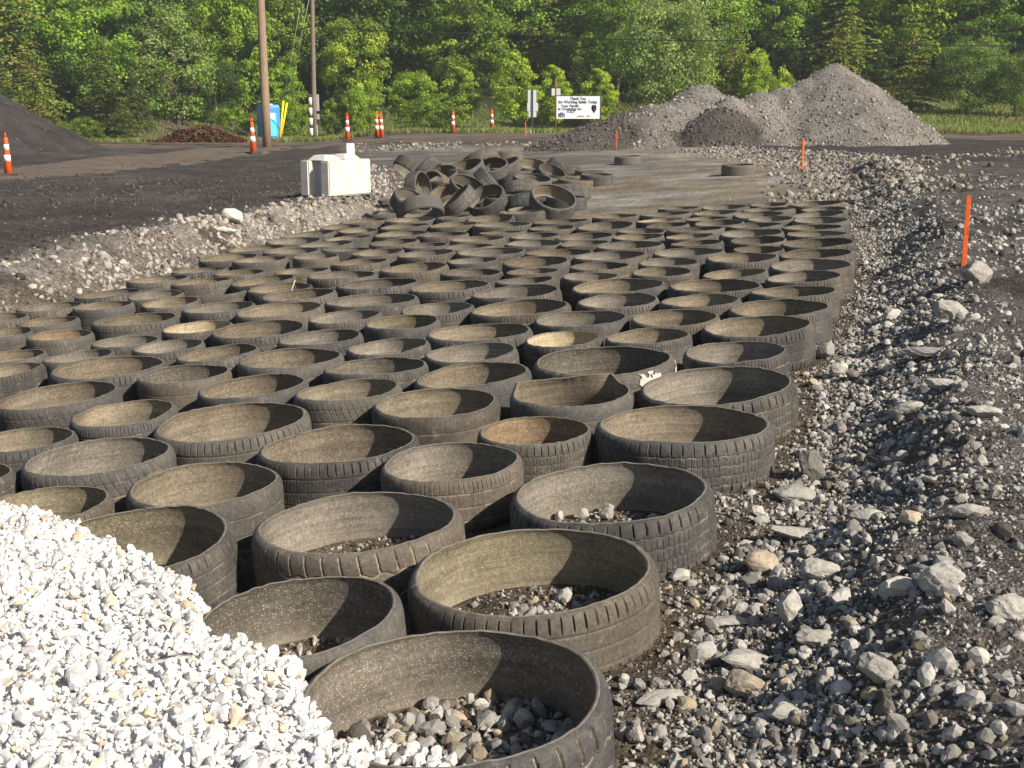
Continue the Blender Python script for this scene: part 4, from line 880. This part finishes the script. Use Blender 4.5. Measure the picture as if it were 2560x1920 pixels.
# ------------------------------------------------------------------ poles, wires
def pole(px_base, py_base, px_top, y, dia, mat, lab, name='utility_pole'):
    a = at_depth(px_base, py_base, y); b = at_depth(px_top, -260, y); g = hz(a.x, a.y); 
    o = empty(name, (a.x, a.y, min(g, a.z)), lab, 'utility pole', 'wooden utility poles'); t = b - Vector(o.location)
    bm = bmesh.new(); add_tube(bm, [(0, 0, -.3)] + [tuple(t * (k / 5)) for k in range(1, 6)], [dia * .54, dia * .52, dia * .49, dia * .46, dia * .43, dia * .4], 18)
    link('shaft', bm_mesh('shaft', bm, mat, True), o); return o, a, b
p1, a1, b1 = pole(667, 347, 640, 54, .36, M_POLE, 'tan wooden utility pole in front of the blue toilet')
p2, a2, b2 = pole(786, 340, 776, 66, .24, M_POLE2, 'slimmer grey wooden utility pole with black and white banding at its base')
loc2 = Vector(p2.location)
for k in range(4):
    z0 = .35 + .52 * k
    bm = bmesh.new(); lathe(bm, [(.085, z0), (.085, z0 + .38)], 12); o = link('white_marker_band', bm_mesh('band', bm, M_REFL, True), p2); o.location = (-.13, -.14, 0)
bm = bmesh.new(); add_tube(bm, [(-.13, -.14, 0), (-.13, -.14, 2.45)], .07, 10); link('marker_tube', bm_mesh('tube', bm, M_DARKST, True), p2)
zb = at_depth(790, 257, 66).z - loc2.z; bm = bmesh.new(); add_box(bm, (.22, .05, zb), (.14, .18, .85), 0, .02); link('grey_conduit_box', bm_mesh('box', bm, M_GREY), p2)
zb = at_depth(790, 292, 66).z - loc2.z; bm = bmesh.new(); add_box(bm, (.22, .05, zb), (.13, .14, .28), 0, .02); link('meter_box', bm_mesh('box', bm, M_GREY), p2)
bm = bmesh.new(); add_tube(bm, [(.17, -.05, -.1), (.15, -.05, .9)], .03, 8); link('ground_conduit', bm_mesh('c', bm, M_GREY, True), p2)
def cable(pts, rad_, mat, lab, name='power_cable', sag=0.0, grp='overhead cables'):
    out = []
    for (A, B) in zip(pts[:-1], pts[1:]):
        for t in np.linspace(0, 1, 14): out.append(A.lerp(B, t) - Vector((0, 0, sag * 4 * t * (1 - t))))
    bm = bmesh.new(); add_tube(bm, [tuple(v) for i, v in enumerate(out) if i == 0 or (v - out[i - 1]).length > 1e-4], rad_, 6)
    return tag(link(name, bm_mesh(name, bm, mat, True)), lab, 'cable', grp)
q2 = at_depth(781, 64, 66)
cable([at_depth(395, 170, 78), q2], .035, M_WIRE, 'black overhead cable rising from the trees to the grey pole', sag=.15)
cable([q2, at_depth(1262, 84, 64), at_depth(1900, 101, 60), at_depth(2760, 112, 57)], .026, M_WIRE, 'black overhead cable running right from the grey pole across the wooded hill', sag=.12)
for k, (pb, mid, top, lab) in enumerate([((697, 340), (708.5, 252), (775, -120), 'left one of two guy wires with yellow guards'), ((697.5, 338), (717.5, 257), (800, -130), 'right one of two guy wires with yellow guards')]):
    yb = 66 + k * .5; A = at_depth(*pb, yb); A.z = hz(A.x, A.y) if abs(hz(A.x, A.y) - A.z) < .4 else A.z; Bm = at_depth(*mid, yb + .1); T = at_depth(*top, yb + .6)
    o = empty('guy_wire', A, lab, 'guy wire', 'guy wires with yellow guards')
    bm = bmesh.new(); add_tube(bm, [(0, 0, -.1), tuple(Bm - A)], .055, 10); link('guard', bm_mesh('guard', bm, M_YELLOW, True), o)
    bm = bmesh.new(); add_tube(bm, [tuple(Bm - A), tuple(T - A)], .016, 6); link('cable', bm_mesh('cable', bm, M_WIREG, True), o)

# ------------------------------------------------------------------ signs
def text_mesh(s, size, mat, align='CENTER', shear=.15):
    cu = bpy.data.curves.new('t', 'FONT'); cu.body = s; cu.size = size; cu.align_x = align; cu.extrude = .004; cu.shear = shear; cu.offset = .006
    tmp = bpy.data.objects.new('t', cu); COL.objects.link(tmp); bpy.context.view_layer.update()
    me = bpy.data.meshes.new_from_object(tmp.evaluated_get(bpy.context.evaluated_depsgraph_get())); bpy.data.objects.remove(tmp)
    me.materials.clear(); me.materials.append(mat); return me
def sign_board():
    y = 68.0; A = at_depth(1391, 297, y); B = at_depth(1499, 297, y); T = at_depth(1391, 240, y); C = (A + B) / 2; w = B.x - A.x; h = T.z - A.z; g = hz(C.x, y)
    o = empty('message_board', (C.x, y, g), 'white message board with dark lettering between two posts', 'sign'); zc = (A.z + T.z) / 2 - g
    bm = bmesh.new(); add_box(bm, (0, 0, zc), (w, .04, h), 0, .006); pn = link('panel', bm_mesh('panel', bm, M_SIGNF), o)
    bm = bmesh.new(); add_box(bm, (0, .0, zc + h / 2 + .02), (w + .04, .07, .035), 0, .004); link('top_rail', bm_mesh('rail', bm, M_DARKST), o)
    zt = at_depth(1391, 195, y).z - g; bm = bmesh.new(); add_tube(bm, [(-w / 2 - .045, .02, -.3), (-w / 2 - .045, .02, zt)], .045, 8); link('post', bm_mesh('post', bm, M_RUST, True), o)
    zt = at_depth(1391, 221, y).z - g; bm = bmesh.new(); add_tube(bm, [(w / 2 + .04, .02, -.3), (w / 2 + .04, .02, zt)], .04, 8); link('post', bm_mesh('post', bm, M_DARKST, True), o)
    u = w / 850.0
    def put(s, cx, cy, size, wid):
        me = text_mesh(s, size * u * 1.35, M_INK); t = link('lettering', me, pn); d = max(v.co.x for v in me.vertices) - min(v.co.x for v in me.vertices)
        t.rotation_euler = (PI / 2, 0, 0); t.location = ((cx - 425) * u, -.026, zc + (225 - cy) * u); t.scale = (wid * u / d, 1, 1)
    put('Thank You', 415, 80, 58, 310); put('for Working Safely Today', 415, 146, 58, 770); put('Your Family', 262, 218, 52, 360); put('is Counting on', 258, 275, 52, 455); put('YOU!', 272, 330, 58, 150)
    bm = bmesh.new()
    for k, (cx, hh) in enumerate([(50, 80), (80, 96), (114, 108), (150, 84)]):
        x = (cx - 425) * u; zb_ = zc + (225 - 415) * u; H_ = hh * u
        add_box(bm, (x, -.027, zb_ + H_ * .28), (20 * u, .012, H_ * .56)); add_box(bm, (x, -.027, zb_ + H_ * .66), (26 * u, .012, H_ * .30))
        bmesh.ops.create_uvsphere(bm, u_segments=10, v_segments=6, radius=9 * u, matrix=Matrix.Translation((x, -.027, zb_ + H_ * .92)) @ Matrix.Diagonal((1, .4, 1, 1)))
    link('family_figures', bm_mesh('fig', bm, M_INK), pn)
    bm = bmesh.new(); ex, ez = (735 - 425) * u, zc + (225 - 245) * u
    pts = [(-50, 30), (-38, 62), (0, 72), (38, 62), (50, 30), (46, -20), (20, -60), (0, -95), (-20, -60), (-46, -20)]
    vs = [bm.verts.new((ex + a * u, -.026, ez + b * u)) for a, b in pts]; bm.faces.new(vs); bmesh.ops.solidify(bm, geom=bm.faces[:], thickness=.006)
    em = link('emblem', bm_mesh('emblem', bm, simple('emblem_pink', (.55, .38, .42), .5, .1)), pn)
    bm = bmesh.new(); bmesh.ops.create_circle(bm, cap_ends=True, radius=32 * u, segments=20, matrix=Matrix.Translation((ex + 8 * u, -.034, ez + 42 * u)) @ Matrix.Rotation(PI / 2, 4, 'X') @ Matrix.Diagonal((1, .8, 1, 1))); link('emblem_cap', bm_mesh('cap', bm, M_INK), em)
    bm = bmesh.new(); bmesh.ops.create_circle(bm, cap_ends=True, radius=14 * u, segments=16, matrix=Matrix.Translation((ex, -.034, ez - 15 * u)) @ Matrix.Rotation(PI / 2, 4, 'X')); link('emblem_dot', bm_mesh('dot', bm, simple('emblem_red', (.5, .05, .06), .5, .1)), em)
    bm = bmesh.new(); add_box(bm, ((475 - 425) * u, -.025, zc + (225 - 392) * u), (130 * u, .01, 22 * u)); add_box(bm, ((625 - 425) * u, -.025, zc + (225 - 392) * u), (70 * u, .01, 22 * u)); link('red_footer', bm_mesh('foot', bm, M_REDINK), pn)
sign_board()
def road_signs():
    y = 66.0; A = at_depth(1331, 326, y); g = hz(A.x, y); o = empty('road_sign', (A.x, y, g), 'three bare sign backs stacked on one steel post', 'sign')
    zt = at_depth(1331, 224, y).z - g; bm = bmesh.new(); add_box(bm, (0, -.03, zt / 2 - .15), (.07, .04, zt + .3), 0, .004); link('post', bm_mesh('post', bm, M_DARKST), o)
    for (x0, x1, y0, y1, d) in ((1320, 1341, 225, 256, 0), (1318, 1345, 256.5, 278, .006), (1321.5, 1341, 278.5, 293, 0)):
        a = at_depth(x0, y1, y); b = at_depth(x1, y0, y); bm = bmesh.new(); add_box(bm, ((a.x + b.x) / 2 - A.x, .012 + d, (a.z + b.z) / 2 - g), (b.x - a.x, .012, b.z - a.z), 0, .003); link('sign_panel', bm_mesh('panel', bm, M_SIGNBK), o)
    y = 74.0; a = at_depth(1379, 239, y); b = at_depth(1401, 221, y); g = hz(a.x, y); c = (a + b) / 2; o = empty('road_sign', (c.x, y, g), 'small bare sign back behind the message board', 'sign')
    bm = bmesh.new(); add_box(bm, (0, 0, c.z - g), (b.x - a.x, .012, b.z - a.z), 0, .003); link('sign_panel', bm_mesh('panel', bm, M_SIGNBK), o)
    bm = bmesh.new(); add_box(bm, (0, .03, (c.z - g) / 2), (.06, .04, c.z - g + .4)); link('post', bm_mesh('post', bm, M_STEEL), o)
road_signs()

# ------------------------------------------------------------------ trees
def cards(centres, normals, size, r, aspect=1.0, droop=0.0):
    n = len(centres); t = r.normal(size=(n, 3)); t -= normals * (t * normals).sum(1)[:, None]; t /= np.linalg.norm(t, axis=1)[:, None] + 1e-9; b = np.cross(normals, t)
    s = size[:, None] * .5; t = t * s; b = b * s * aspect
    k = normals * s * .35
    return np.stack([centres - t - b * .2, centres + b + k * 0, centres + t - b * .1, centres - b - k], 1)
def crown(seed, hgt, rx, z0, nclump, per, leaf, palette, shape='round', hollow=.55):
    nclump = int(nclump * 1.15); per = int(per * 1.5); leaf *= .76
    r = np.random.default_rng(seed); C, Nn, S, K = [], [], [], []
    zc = (z0 + hgt) / 2; rz = (hgt - z0) / 2
    for c in range(nclump):
        v = r.normal(size=3); v /= np.linalg.norm(v); q = (hollow + (1 - hollow) * r.random()) * (.82 + .3 * r.random())
        zz = v[2] * q; taper = 1.0
        if shape == 'oval': taper = .55 + .45 * (1 - abs(zz)) if zz > 0 else 1 - .35 * abs(zz)
        if shape == 'spread': taper = 1.15 - .25 * zz
        p = np.array([v[0] * q * rx * taper, v[1] * q * rx * taper, zc + zz * rz])
        cr = rx * r.uniform(.17, .34); m = int(per * r.uniform(.6, 1.4))
        d = r.normal(size=(m, 3)); d[:, 2] = d[:, 2] * .75 + .35; d /= np.linalg.norm(d, axis=1)[:, None]
        C.append(p + d * cr * (r.random(m)[:, None] ** .45) * np.array([1, 1, .72])); nn = d + r.normal(size=(m, 3)) * .55 + np.array([0, 0, .35]); Nn.append(nn / np.linalg.norm(nn, axis=1)[:, None])
        S.append(leaf * r.uniform(.65, 1.35, m)); K.append(np.repeat((np.array(palette[r.integers(len(palette))]) * r.uniform(.75, 1.25))[None], m, 0) * r.uniform(.75, 1.25, (m, 1)))
    C, Nn, S, K = map(np.concatenate, (C, Nn, S, K)); Q = cards(C, Nn, S, r, .75); n = len(Q)
    return npmesh('crown', Q.reshape(-1, 3), np.arange(4 * n).reshape(n, 4), M_LEAF, False, np.repeat(K, 4, 0))
def trunk(seed, hgt, rbase, nlimb, spread, split=.25, lean=0.0):
    r = np.random.default_rng(seed + 5); bm = bmesh.new(); top = hgt * .86
    add_tube(bm, [(0, 0, -.3), (.02 * hgt * lean, 0, hgt * .2), (r.normal() * .1, r.normal() * .1, hgt * .5), (r.normal() * .15, r.normal() * .15, top)], [rbase * 1.25, rbase, rbase * .6, rbase * .15], 8)
    for k in range(nlimb):
        a = 2 * PI * (k + r.random() * .7) / nlimb; z = hgt * (split + .45 * r.random()); L = spread * r.uniform(.55, .95); up = hgt * r.uniform(.16, .36)
        add_tube(bm, [(0, 0, z), (math.cos(a) * L * .45, math.sin(a) * L * .45, z + up * .5), (math.cos(a) * L, math.sin(a) * L, min(z + up, hgt * .93))], [rbase * .42, rbase * .28, rbase * .06], 6)
    return bm_mesh('trunk', bm, M_BARK, True)
def conifer_crown(seed, hgt, rx, palette, levels=26, droop=.25):
    r = np.random.default_rng(seed); C, Nn, S, K = [], [], [], []
    for l in range(levels):
        f = (l + r.random() * .6) / levels; z = hgt * (.06 + .93 * f); L = rx * (1 - f) ** .8 * r.uniform(.75, 1.15) + .12
        nb = int(5 + 6 * (1 - f)); a0 = r.random() * 6.28
        for b in range(nb):
            a = a0 + 2 * PI * (b + r.random() * .5) / nb; m = int(6 + 16 * L); t = r.random(m) ** .7; side = r.normal(size=m) * .16 * (L ** .5)
            lb = L * r.uniform(.75, 1.1)
            x = math.cos(a) * t * lb - math.sin(a) * side; y = math.sin(a) * t * lb + math.cos(a) * side; zz = z - droop * lb * t ** 2 + .1 * t * lb + r.normal(size=m) * .05
            C.append(np.stack([x, y, zz], 1)); nn = np.stack([r.normal(size=m) * .4 + math.cos(a) * .3, r.normal(size=m) * .4 + math.sin(a) * .3, np.ones(m)], 1); Nn.append(nn / np.linalg.norm(nn, axis=1)[:, None])
            S.append(.26 * r.uniform(.6, 1.3, m) * (hgt / 9) ** .3); pc = np.array(palette[r.integers(len(palette))]); K.append(pc[None] * (.7 + .5 * t[:, None]) * r.uniform(.8, 1.2, (m, 1)))
    C, Nn, S, K = map(np.concatenate, (C, Nn, S, K)); Q = cards(C, Nn, S, r, .5); n = len(Q)
    return npmesh('crown', Q.reshape(-1, 3), np.arange(4 * n).reshape(n, 4), M_NEEDLE, False, np.repeat(K, 4, 0))
BR = [(.21, .30, .035), (.17, .265, .032), (.25, .33, .05), (.135, .22, .028)]; MID = [(.115, .19, .03), (.14, .22, .032), (.09, .16, .027)]; GRN = [(.135, .18, .066), (.11, .155, .056), (.16, .205, .085)]
DRK = [(.06, .105, .024), (.075, .12, .026), (.05, .09, .022)]; BRN = [(.09, .105, .026), (.078, .095, .024), (.105, .115, .03)]
def T_(hgt, crownmesh, rb, nl, sp, seed, split=.25): return (hgt, crownmesh, trunk(seed, hgt, rb, nl, sp, split))
KINDS = {
 'bright0': T_(8, crown(1, 8.2, 3.0, .6, 85, 85, .27, BR), .13, 6, 2.2, 1, .12), 'bright1': T_(8, crown(2, 8.1, 2.5, .5, 80, 85, .26, BR, 'oval'), .12, 6, 1.9, 2, .12),
 'mid0': T_(10, crown(3, 10.2, 3.6, 1.6, 100, 80, .29, MID), .17, 7, 2.7, 3), 'mid1': T_(10, crown(4, 10.1, 3.3, 1.4, 95, 85, .28, MID + BR[1:2], 'spread'), .16, 7, 2.7, 4), 'mid2': T_(10, crown(14, 10.1, 3.0, .8, 95, 85, .28, MID + DRK[:1], 'oval'), .16, 7, 2.5, 14),
 'grn0': T_(9, crown(5, 9.2, 3.7, .5, 130, 85, .24, GRN), .16, 7, 2.9, 5, .12), 'pear': T_(7.5, crown(6, 7.6, 2.6, .7, 70, 62, .19, GRN + MID[:1], 'oval', .5), .14, 9, 2.3, 6, .16),
 'fir0': T_(9, conifer_crown(7, 9, 2.9, DRK + BRN), .14, 0, 0, 7), 'fir1': T_(9, conifer_crown(8, 9, 3.3, BRN + MID[2:], 24, .35), .14, 0, 0, 8), 'dark0': T_(10, crown(9, 10, 3.8, .8, 100, 80, .29, DRK), .17, 6, 2.7, 9),
 'bush0': T_(3, crown(10, 3, 2.0, .05, 60, 70, .20, MID + BR[:2]), .05, 6, 1.4, 10, .1), 'bush1': T_(3, crown(11, 3, 1.9, .0, 60, 70, .19, BR), .05, 6, 1.3, 11, .1)}
def plant(kind, x, y, z, h, w=None, tint=(1, 1, 1), label='', cat='tree', group=None, name='tree', seed=0):
    hgt, cm, tm = KINDS[kind]; o = empty(name, (x, y, z), label, cat, group); s = h / hgt; sx = s if w is None else w; o.scale = (sx, sx, s); o.rotation_euler = (0, 0, random.uniform(0, 6.28))
    c = link('crown', cm, o); c.color = (tint[0] * 1.42, tint[1] * 1.34, tint[2] * 1.15, 1); link('trunk', tm, o); return o
WID = {'bright0': 3.1, 'bright1': 2.6, 'mid0': 3.8, 'mid1': 3.6, 'mid2': 3.0, 'grn0': 3.8, 'pear': 2.65, 'fir0': 2.9, 'fir1': 3.3, 'dark0': 4.0, 'bush0': 2.0, 'bush1': 1.9}
VEG = [ # kind, cx, top, base, halfwidth (D px), depth, tint, name, label
 ('pear', 388, 8, 300, 100, 66, (1.3, 1.35, 1.45), 'tree', 'slender grey-green tree with visible upright stems, left of the poles'),
 ('fir1', 85, 60, 305, 75, 70, (1.15, 1.1, .9), 'conifer', 'brownish dark conifer above the coal stockpile'),
 ('fir0', 235, 85, 312, 72, 71, (1.0, 1, 1), 'conifer', 'dark green conifer left of the slender tree'),
 ('fir0', 10, 130, 300, 60, 74, (1, 1, 1), 'conifer', 'dark conifer at the left edge of the picture'),
 ('fir1', 300, 150, 305, 55, 78, (.6, .7, .65), 'conifer', 'low dark conifer hidden behind the slender tree'),
 ('bush0', 190, 255, 312, 40, 64, (.8, .8, .8), 'shrub', 'small dark shrub at the foot of the dark conifer'),
 ('bright0', 205, 70, 240, 62, 88, (.95, 1, .9), 'tree', 'yellow-green tree behind the dark conifer'),
 ('mid1', 120, 15, 200, 80, 100, (1, 1.05, 1), 'tree', 'broad mid-green tree on the slope above the brownish conifer'),
 ('mid0', 30, -40, 190, 80, 118, (.85, 1, 1.15), 'tree', 'green tree high in the left corner, tinted blue as distance haze'),  # blue tint paints distance haze into the leaf colour
 ('fir0', 255, -10, 180, 60, 98, (.9, .95, .9), 'conifer', 'tall dark conifer behind the yellow-green tree'),
 ('dark0', 320, -60, 200, 70, 104, (.8, .85, .85), 'tree', 'tall green tree rising behind the slender tree'),
 ('bright0', 515, -40, 270, 85, 86, (.9, .95, .9), 'tree', 'bright leafy tree left of the tan pole'),
 ('dark0', 470, 120, 285, 60, 80, (.8, .9, .9), 'tree', 'shaded leafy tree right of the slender tree'),
 ('mid1', 610, -60, 270, 80, 88, (1.15, 1.1, 1), 'tree', 'leafy tree between the two utility poles'),
 ('bright1', 610, 130, 285, 55, 80, (.8, .9, .9), 'tree', 'low leafy tree just behind the guy wires'),
 ('bush0', 505, 232, 292, 55, 72, (1, 1, 1), 'shrub', 'rounded low bush left of the blue toilet'),
 ('bush1', 632, 208, 290, 42, 74, (.9, .95, 1), 'shrub', 'bush with yellow-green leaves beside the yellow guards'),
 ('bush0', 425, 262, 300, 40, 70, (.9, .9, .9), 'shrub', 'low bush behind the brown brush pile'),
 ('bright0', 770, 40, 270, 75, 86, (1.05, 1, 1), 'tree', 'bright leafy tree right of the grey pole'),
 ('mid0', 700, -70, 250, 85, 96, (1.1, 1.1, 1), 'tree', 'tall leafy tree behind the grey pole'),
 ('bush1', 785, 180, 270, 40, 74, (1.15, 1.15, 1), 'shrub', 'bright yellow-green sapling behind the two close posts'),
 ('bush0', 720, 215, 285, 32, 74, (.85, .85, .9), 'shrub', 'dull green bush right of the grey pole'),
 ('bright0', 893, 152, 278, 62, 75, (.85, .9, .9), 'shrub', 'rounded green shrub left of the middle posts'),
 ('bright1', 990, 138, 268, 56, 78, (1.0, 1, 1), 'shrub', 'green shrub behind the two middle posts'),
 ('bright1', 1110, 106, 268, 60, 77, (1.2, 1.15, 1), 'shrub', 'tallest bright yellow-green shrub, behind the sign backs'),
 ('bush0', 960, 225, 285, 40, 70, (.8, .8, .8), 'shrub', 'dusty low bush behind the middle posts'),
 ('bright1', 1192, 134, 262, 44, 78, (1.15, 1.1, 1), 'shrub', 'bright shrub rising behind the message board'),
 ('bright1', 1288, 142, 258, 48, 78, (1.2, 1.1, 1), 'shrub', 'bright shrub right of the message board'),
 ('fir1', 1248, 84, 250, 46, 82, (1.3, 1.3, 1.2), 'conifer', 'small pale conifer behind the message board'),
 ('mid1', 995, -20, 240, 105, 88, (1.05, 1.0, .95), 'tree', 'wide layered mid-green tree at the centre of the wood'),
 ('mid0', 850, -60, 240, 85, 92, (1.2, 1.15, .9), 'tree', 'tall sunlit tree left of the centre of the wood'),
 ('dark0', 1140, -50, 240, 90, 98, (.8, .85, .9), 'tree', 'dark shaded tree behind the tallest bright shrub'),
 ('dark0', 1290, -60, 240, 80, 98, (.55, .62, .7), 'tree', 'dark shaded tree left of the big grey-green tree'),
 ('mid0', 1215, 5, 200, 60, 94, (1.1, 1.1, .9), 'tree', 'leafy tree above the small pale conifer'),
 ('grn0', 1440, -25, 240, 118, 80, (1.35, 1.38, 1.45), 'tree', 'big grey-green tree left of the stockpile peak'),
 ('fir1', 1582, 25, 235, 58, 79, (1.35, 1.25, 1.0), 'conifer', 'olive conifer just right of the big grey-green tree'),
 ('bright1', 1630, 98, 240, 40, 78, (1.2, 1.15, 1), 'shrub', 'bright yellow shrub behind the saddle of the stockpile'),
 ('bush1', 1690, 155, 240, 34, 72, (1.2, 1.15, 1), 'shrub', 'small bright shrub over the stockpile saddle'),
 ('dark0', 1705, 30, 220, 65, 90, (.9, 1, 1.1), 'tree', 'shaded broadleaf tree left of the stockpile peak'),
 ('fir1', 1822, -15, 250, 85, 80, (1.45, 1.4, 1.1), 'conifer', 'broad green conifer behind the stockpile peak'),
 ('fir0', 1965, 15, 258, 72, 78, (1.6, 1.5, 1.1), 'conifer', 'spiry conifer right of the stockpile peak'),
 ('fir0', 1885, 90, 255, 60, 80, (1.3, 1.25, 1.0), 'conifer', 'small conifer between the two larger ones'),
 ('grn0', 2085, 80, 262, 78, 76, (.9, 1.0, .8), 'shrub', 'big rounded shrub at the right of the wood'),
 ('grn0', 2190, 110, 262, 70, 75, (.85, .95, .75), 'shrub', 'rounded shrub at the right edge of the picture'),
 ('mid2', 2100, -50, 230, 90, 88, (.8, .9, .9), 'tree', 'dark leafy tree above the big rounded shrub'),
 ('mid1', 2200, -40, 230, 85, 92, (1.15, 1.1, .9), 'tree', 'sunlit tree in the upper right corner'),
 ('dark0', 1760, -70, 220, 90, 98, (.9, .95, .95), 'tree', 'dark tree behind the broad green conifer'),
 ('dark0', 1560, -70, 230, 80, 94, (.75, .8, .8), 'tree', 'tall tree behind the olive conifer'),
 ('mid0', 1930, -70, 220, 80, 94, (.85, .95, .9), 'tree', 'tall tree behind the spiry conifer'),
]
for (kd_, cx, top, basey, hw, dep, tint, nm, lab) in VEG:
    p = at_depth(cx * 2560 / 2212, basey * 2560 / 2212, dep); g = hz(p.x, p.y); t = at_depth(cx * 2560 / 2212, top * 2560 / 2212, dep); h = t.z - g
    w = hw * 2560 / 2212 / F_PX * dep / WID[kd_]
    plant(kd_, p.x, p.y, g, h, w, tint, lab, {'shrub': 'shrub', 'conifer': 'conifer', 'tree': 'tree'}[nm], None, nm)
r2 = np.random.default_rng(21); cnt = 0
for row, (yy_, sp) in enumerate([(90, 5.4), (96, 5.4), (103, 6.0), (110, 6.6), (121, 7.2), (134, 8), (150, 9), (170, 10.5), (194, 12), (222, 15)]):
    half = yy_ * .50 + 5; x = -half
    while x < half:
        x += sp * r2.uniform(.75, 1.2); y = yy_ + r2.normal() * 2.5; kd_ = str(r2.choice(['mid0', 'mid1', 'mid2', 'dark0', 'bright0', 'mid0', 'fir0', 'mid1']))
        t = r2.uniform(1.05, 1.6); plant(kd_, x, y, hz(x, y) - .2, r2.uniform(8.5, 13), None, (t, t * r2.uniform(.95, 1.08), t), 'leafy green tree on the hillside, one of the dense wood behind the road', 'tree', 'trees of the dense wood on the hillside', 'hillside_tree'); cnt += 1

# brush pile with dead orange leaves
def brush():
    p = ground_at(440 * 2560 / 2212, 303 * 2560 / 2212); p.y = 62.0; q = at_depth(440 * 2560 / 2212, 303 * 2560 / 2212, 62.0); p = Vector((q.x, 62.0, hz(q.x, 62.0)))
    p.z = min(p.z, q.z) if q.z > p.z - .6 else p.z
    o = empty('brush_pile', p, 'heap of cut branches with dead orange-brown leaves', 'brush pile'); r = np.random.default_rng(3); bm = bmesh.new()
    for k in range(70):
        a = r.uniform(-1, 1); x0 = r.uniform(-1.6, 1.5); add_tube(bm, [(x0 - .9 * r.random(), r.normal() * .4, .9 * r.random() + .2), (x0 + r.uniform(-.2, .6), r.normal() * .5, r.uniform(.15, .8)), (x0 + r.uniform(.3, 1.6), r.normal() * .6, r.uniform(0, .35))], [.03, .022, .008], 5)
    link('branches', bm_mesh('branches', bm, M_BARK), o)
    m = 4200; x = r.uniform(-2.1, 2.2, m); h = np.interp(x, [-2.1, -1, 0, 1.2, 2.2], [.15, .55, .85, .55, .1]); z = h * r.random(m); y = -.75 * np.sqrt(r.random(m)) * (1 - z / 1.2) + r.normal(size=m) * .15
    nn = r.normal(size=(m, 3)); nn /= np.linalg.norm(nn, axis=1)[:, None]; Q = cards(np.stack([x, y, z], 1), nn, .11 * r.uniform(.6, 1.4, m), r); K = np.array([(.20, .085, .03), (.15, .06, .025), (.24, .12, .05), (.09, .05, .03)])[r.integers(0, 4, m)] * r.uniform(.7, 1.2, (m, 1))
    dl = link('dead_leaves', npmesh('dead_leaves', Q.reshape(-1, 3), np.arange(4 * m).reshape(m, 4), M_LEAF, False, np.repeat(K, 4, 0)), o)
brush()
# grass on the verge
def grass():
    r = np.random.default_rng(17); n = 140000; y = 62.5 + 26 * r.random(n) ** 1.2; x = r.uniform(-.48, .55, n) * y; k = (road_dist(x, y) > 3.0) & (fbm(x * .35, y * .35, 6, 3) + .28 * r.random(n) > .46); x, y = x[k], y[k]; n = len(x)
    z = height(x, y); h = r.uniform(.10, .32, n) * (.6 + .9 * fbm(x * .3, y * .3, 8, 2)); a = r.uniform(0, 6.28, n); w = r.uniform(.03, .07, n); lx, ly = r.normal(size=n) * .15, r.normal(size=n) * .15
    V = np.stack([np.stack([x - np.cos(a) * w, y - np.sin(a) * w, z - .02], 1), np.stack([x + np.cos(a) * w, y + np.sin(a) * w, z - .02], 1), np.stack([x + lx, y + ly, z + h], 1)], 1)
    pal = np.array([(.19, .27, .06), (.15, .23, .05), (.26, .28, .10), (.36, .32, .18), (.17, .26, .06)]); K = pal[r.integers(0, 5, n)] * r.uniform(.75, 1.2, (n, 1)); dr = (fbm(x * .2, y * .2, 99, 2) > .55) & (r.random(n) < .5); K[dr] = np.array((.24, .20, .12))
    tag(link('grass', npmesh('grass', V.reshape(-1, 3), np.arange(3 * n).reshape(n, 3), M_LEAF, False, np.repeat(K, 3, 0))), 'green and straw-coloured grass on the verge beyond the dirt road', 'grass', kind='stuff')
grass()

# ------------------------------------------------------------------ air
hm = bpy.data.materials.new('haze_air'); hm.use_nodes = True; ht = hm.node_tree; ht.nodes.clear(); ho = ht.nodes.new('ShaderNodeOutputMaterial'); pv = ht.nodes.new('ShaderNodeVolumePrincipled')
pv.inputs['Color'].default_value = (.86, .92, 1.0, 1); pv.inputs['Density'].default_value = .00052; ht.links.new(pv.outputs[0], ho.inputs['Volume'])
bm = bmesh.new(); add_box(bm, (0, 232, 36.5), (870, 610, 83)); hzo = link('haze', bm_mesh('haze', bm, hm)); tag(hzo, 'thin pale summer haze hanging over the whole site', 'haze', kind='stuff')

# ------------------------------------------------------------------ light
SUN_AZ, SUN_EL = math.radians(127), math.radians(35)      # azimuth from +Y towards +X
d = Vector((math.sin(SUN_AZ) * math.cos(SUN_EL), math.cos(SUN_AZ) * math.cos(SUN_EL), math.sin(SUN_EL)))
sd = bpy.data.lights.new('sun', 'SUN'); sd.energy = 5.0; sd.angle = math.radians(.53); sd.color = (1.0, .90, .74)
so = bpy.data.objects.new('sun', sd); COL.objects.link(so); so.rotation_euler = d.to_track_quat('Z', 'Y').to_euler(); so.location = (20, -10, 30)
w = bpy.data.worlds.new('World'); SC.world = w; w.use_nodes = True; nt = w.node_tree; bg = nt.nodes['Background']
sky = nt.nodes.new('ShaderNodeTexSky'); sky.sky_type = 'NISHITA'; sky.sun_disc = False; sky.sun_elevation = SUN_EL; sky.sun_rotation = SUN_AZ; sky.air_density = 1.2; sky.dust_density = 1.5
nt.links.new(sky.outputs[0], bg.inputs[0]); bg.inputs[1].default_value = .06
SC.view_settings.view_transform = 'Standard'; SC.view_settings.look = 'None'; SC.view_settings.gamma = 1; SC.view_settings.exposure = .68
SC.cycles.max_bounces = 6; SC.cycles.diffuse_bounces = 5; SC.cycles.transparent_max_bounces = 4; SC.cycles.use_denoising = True
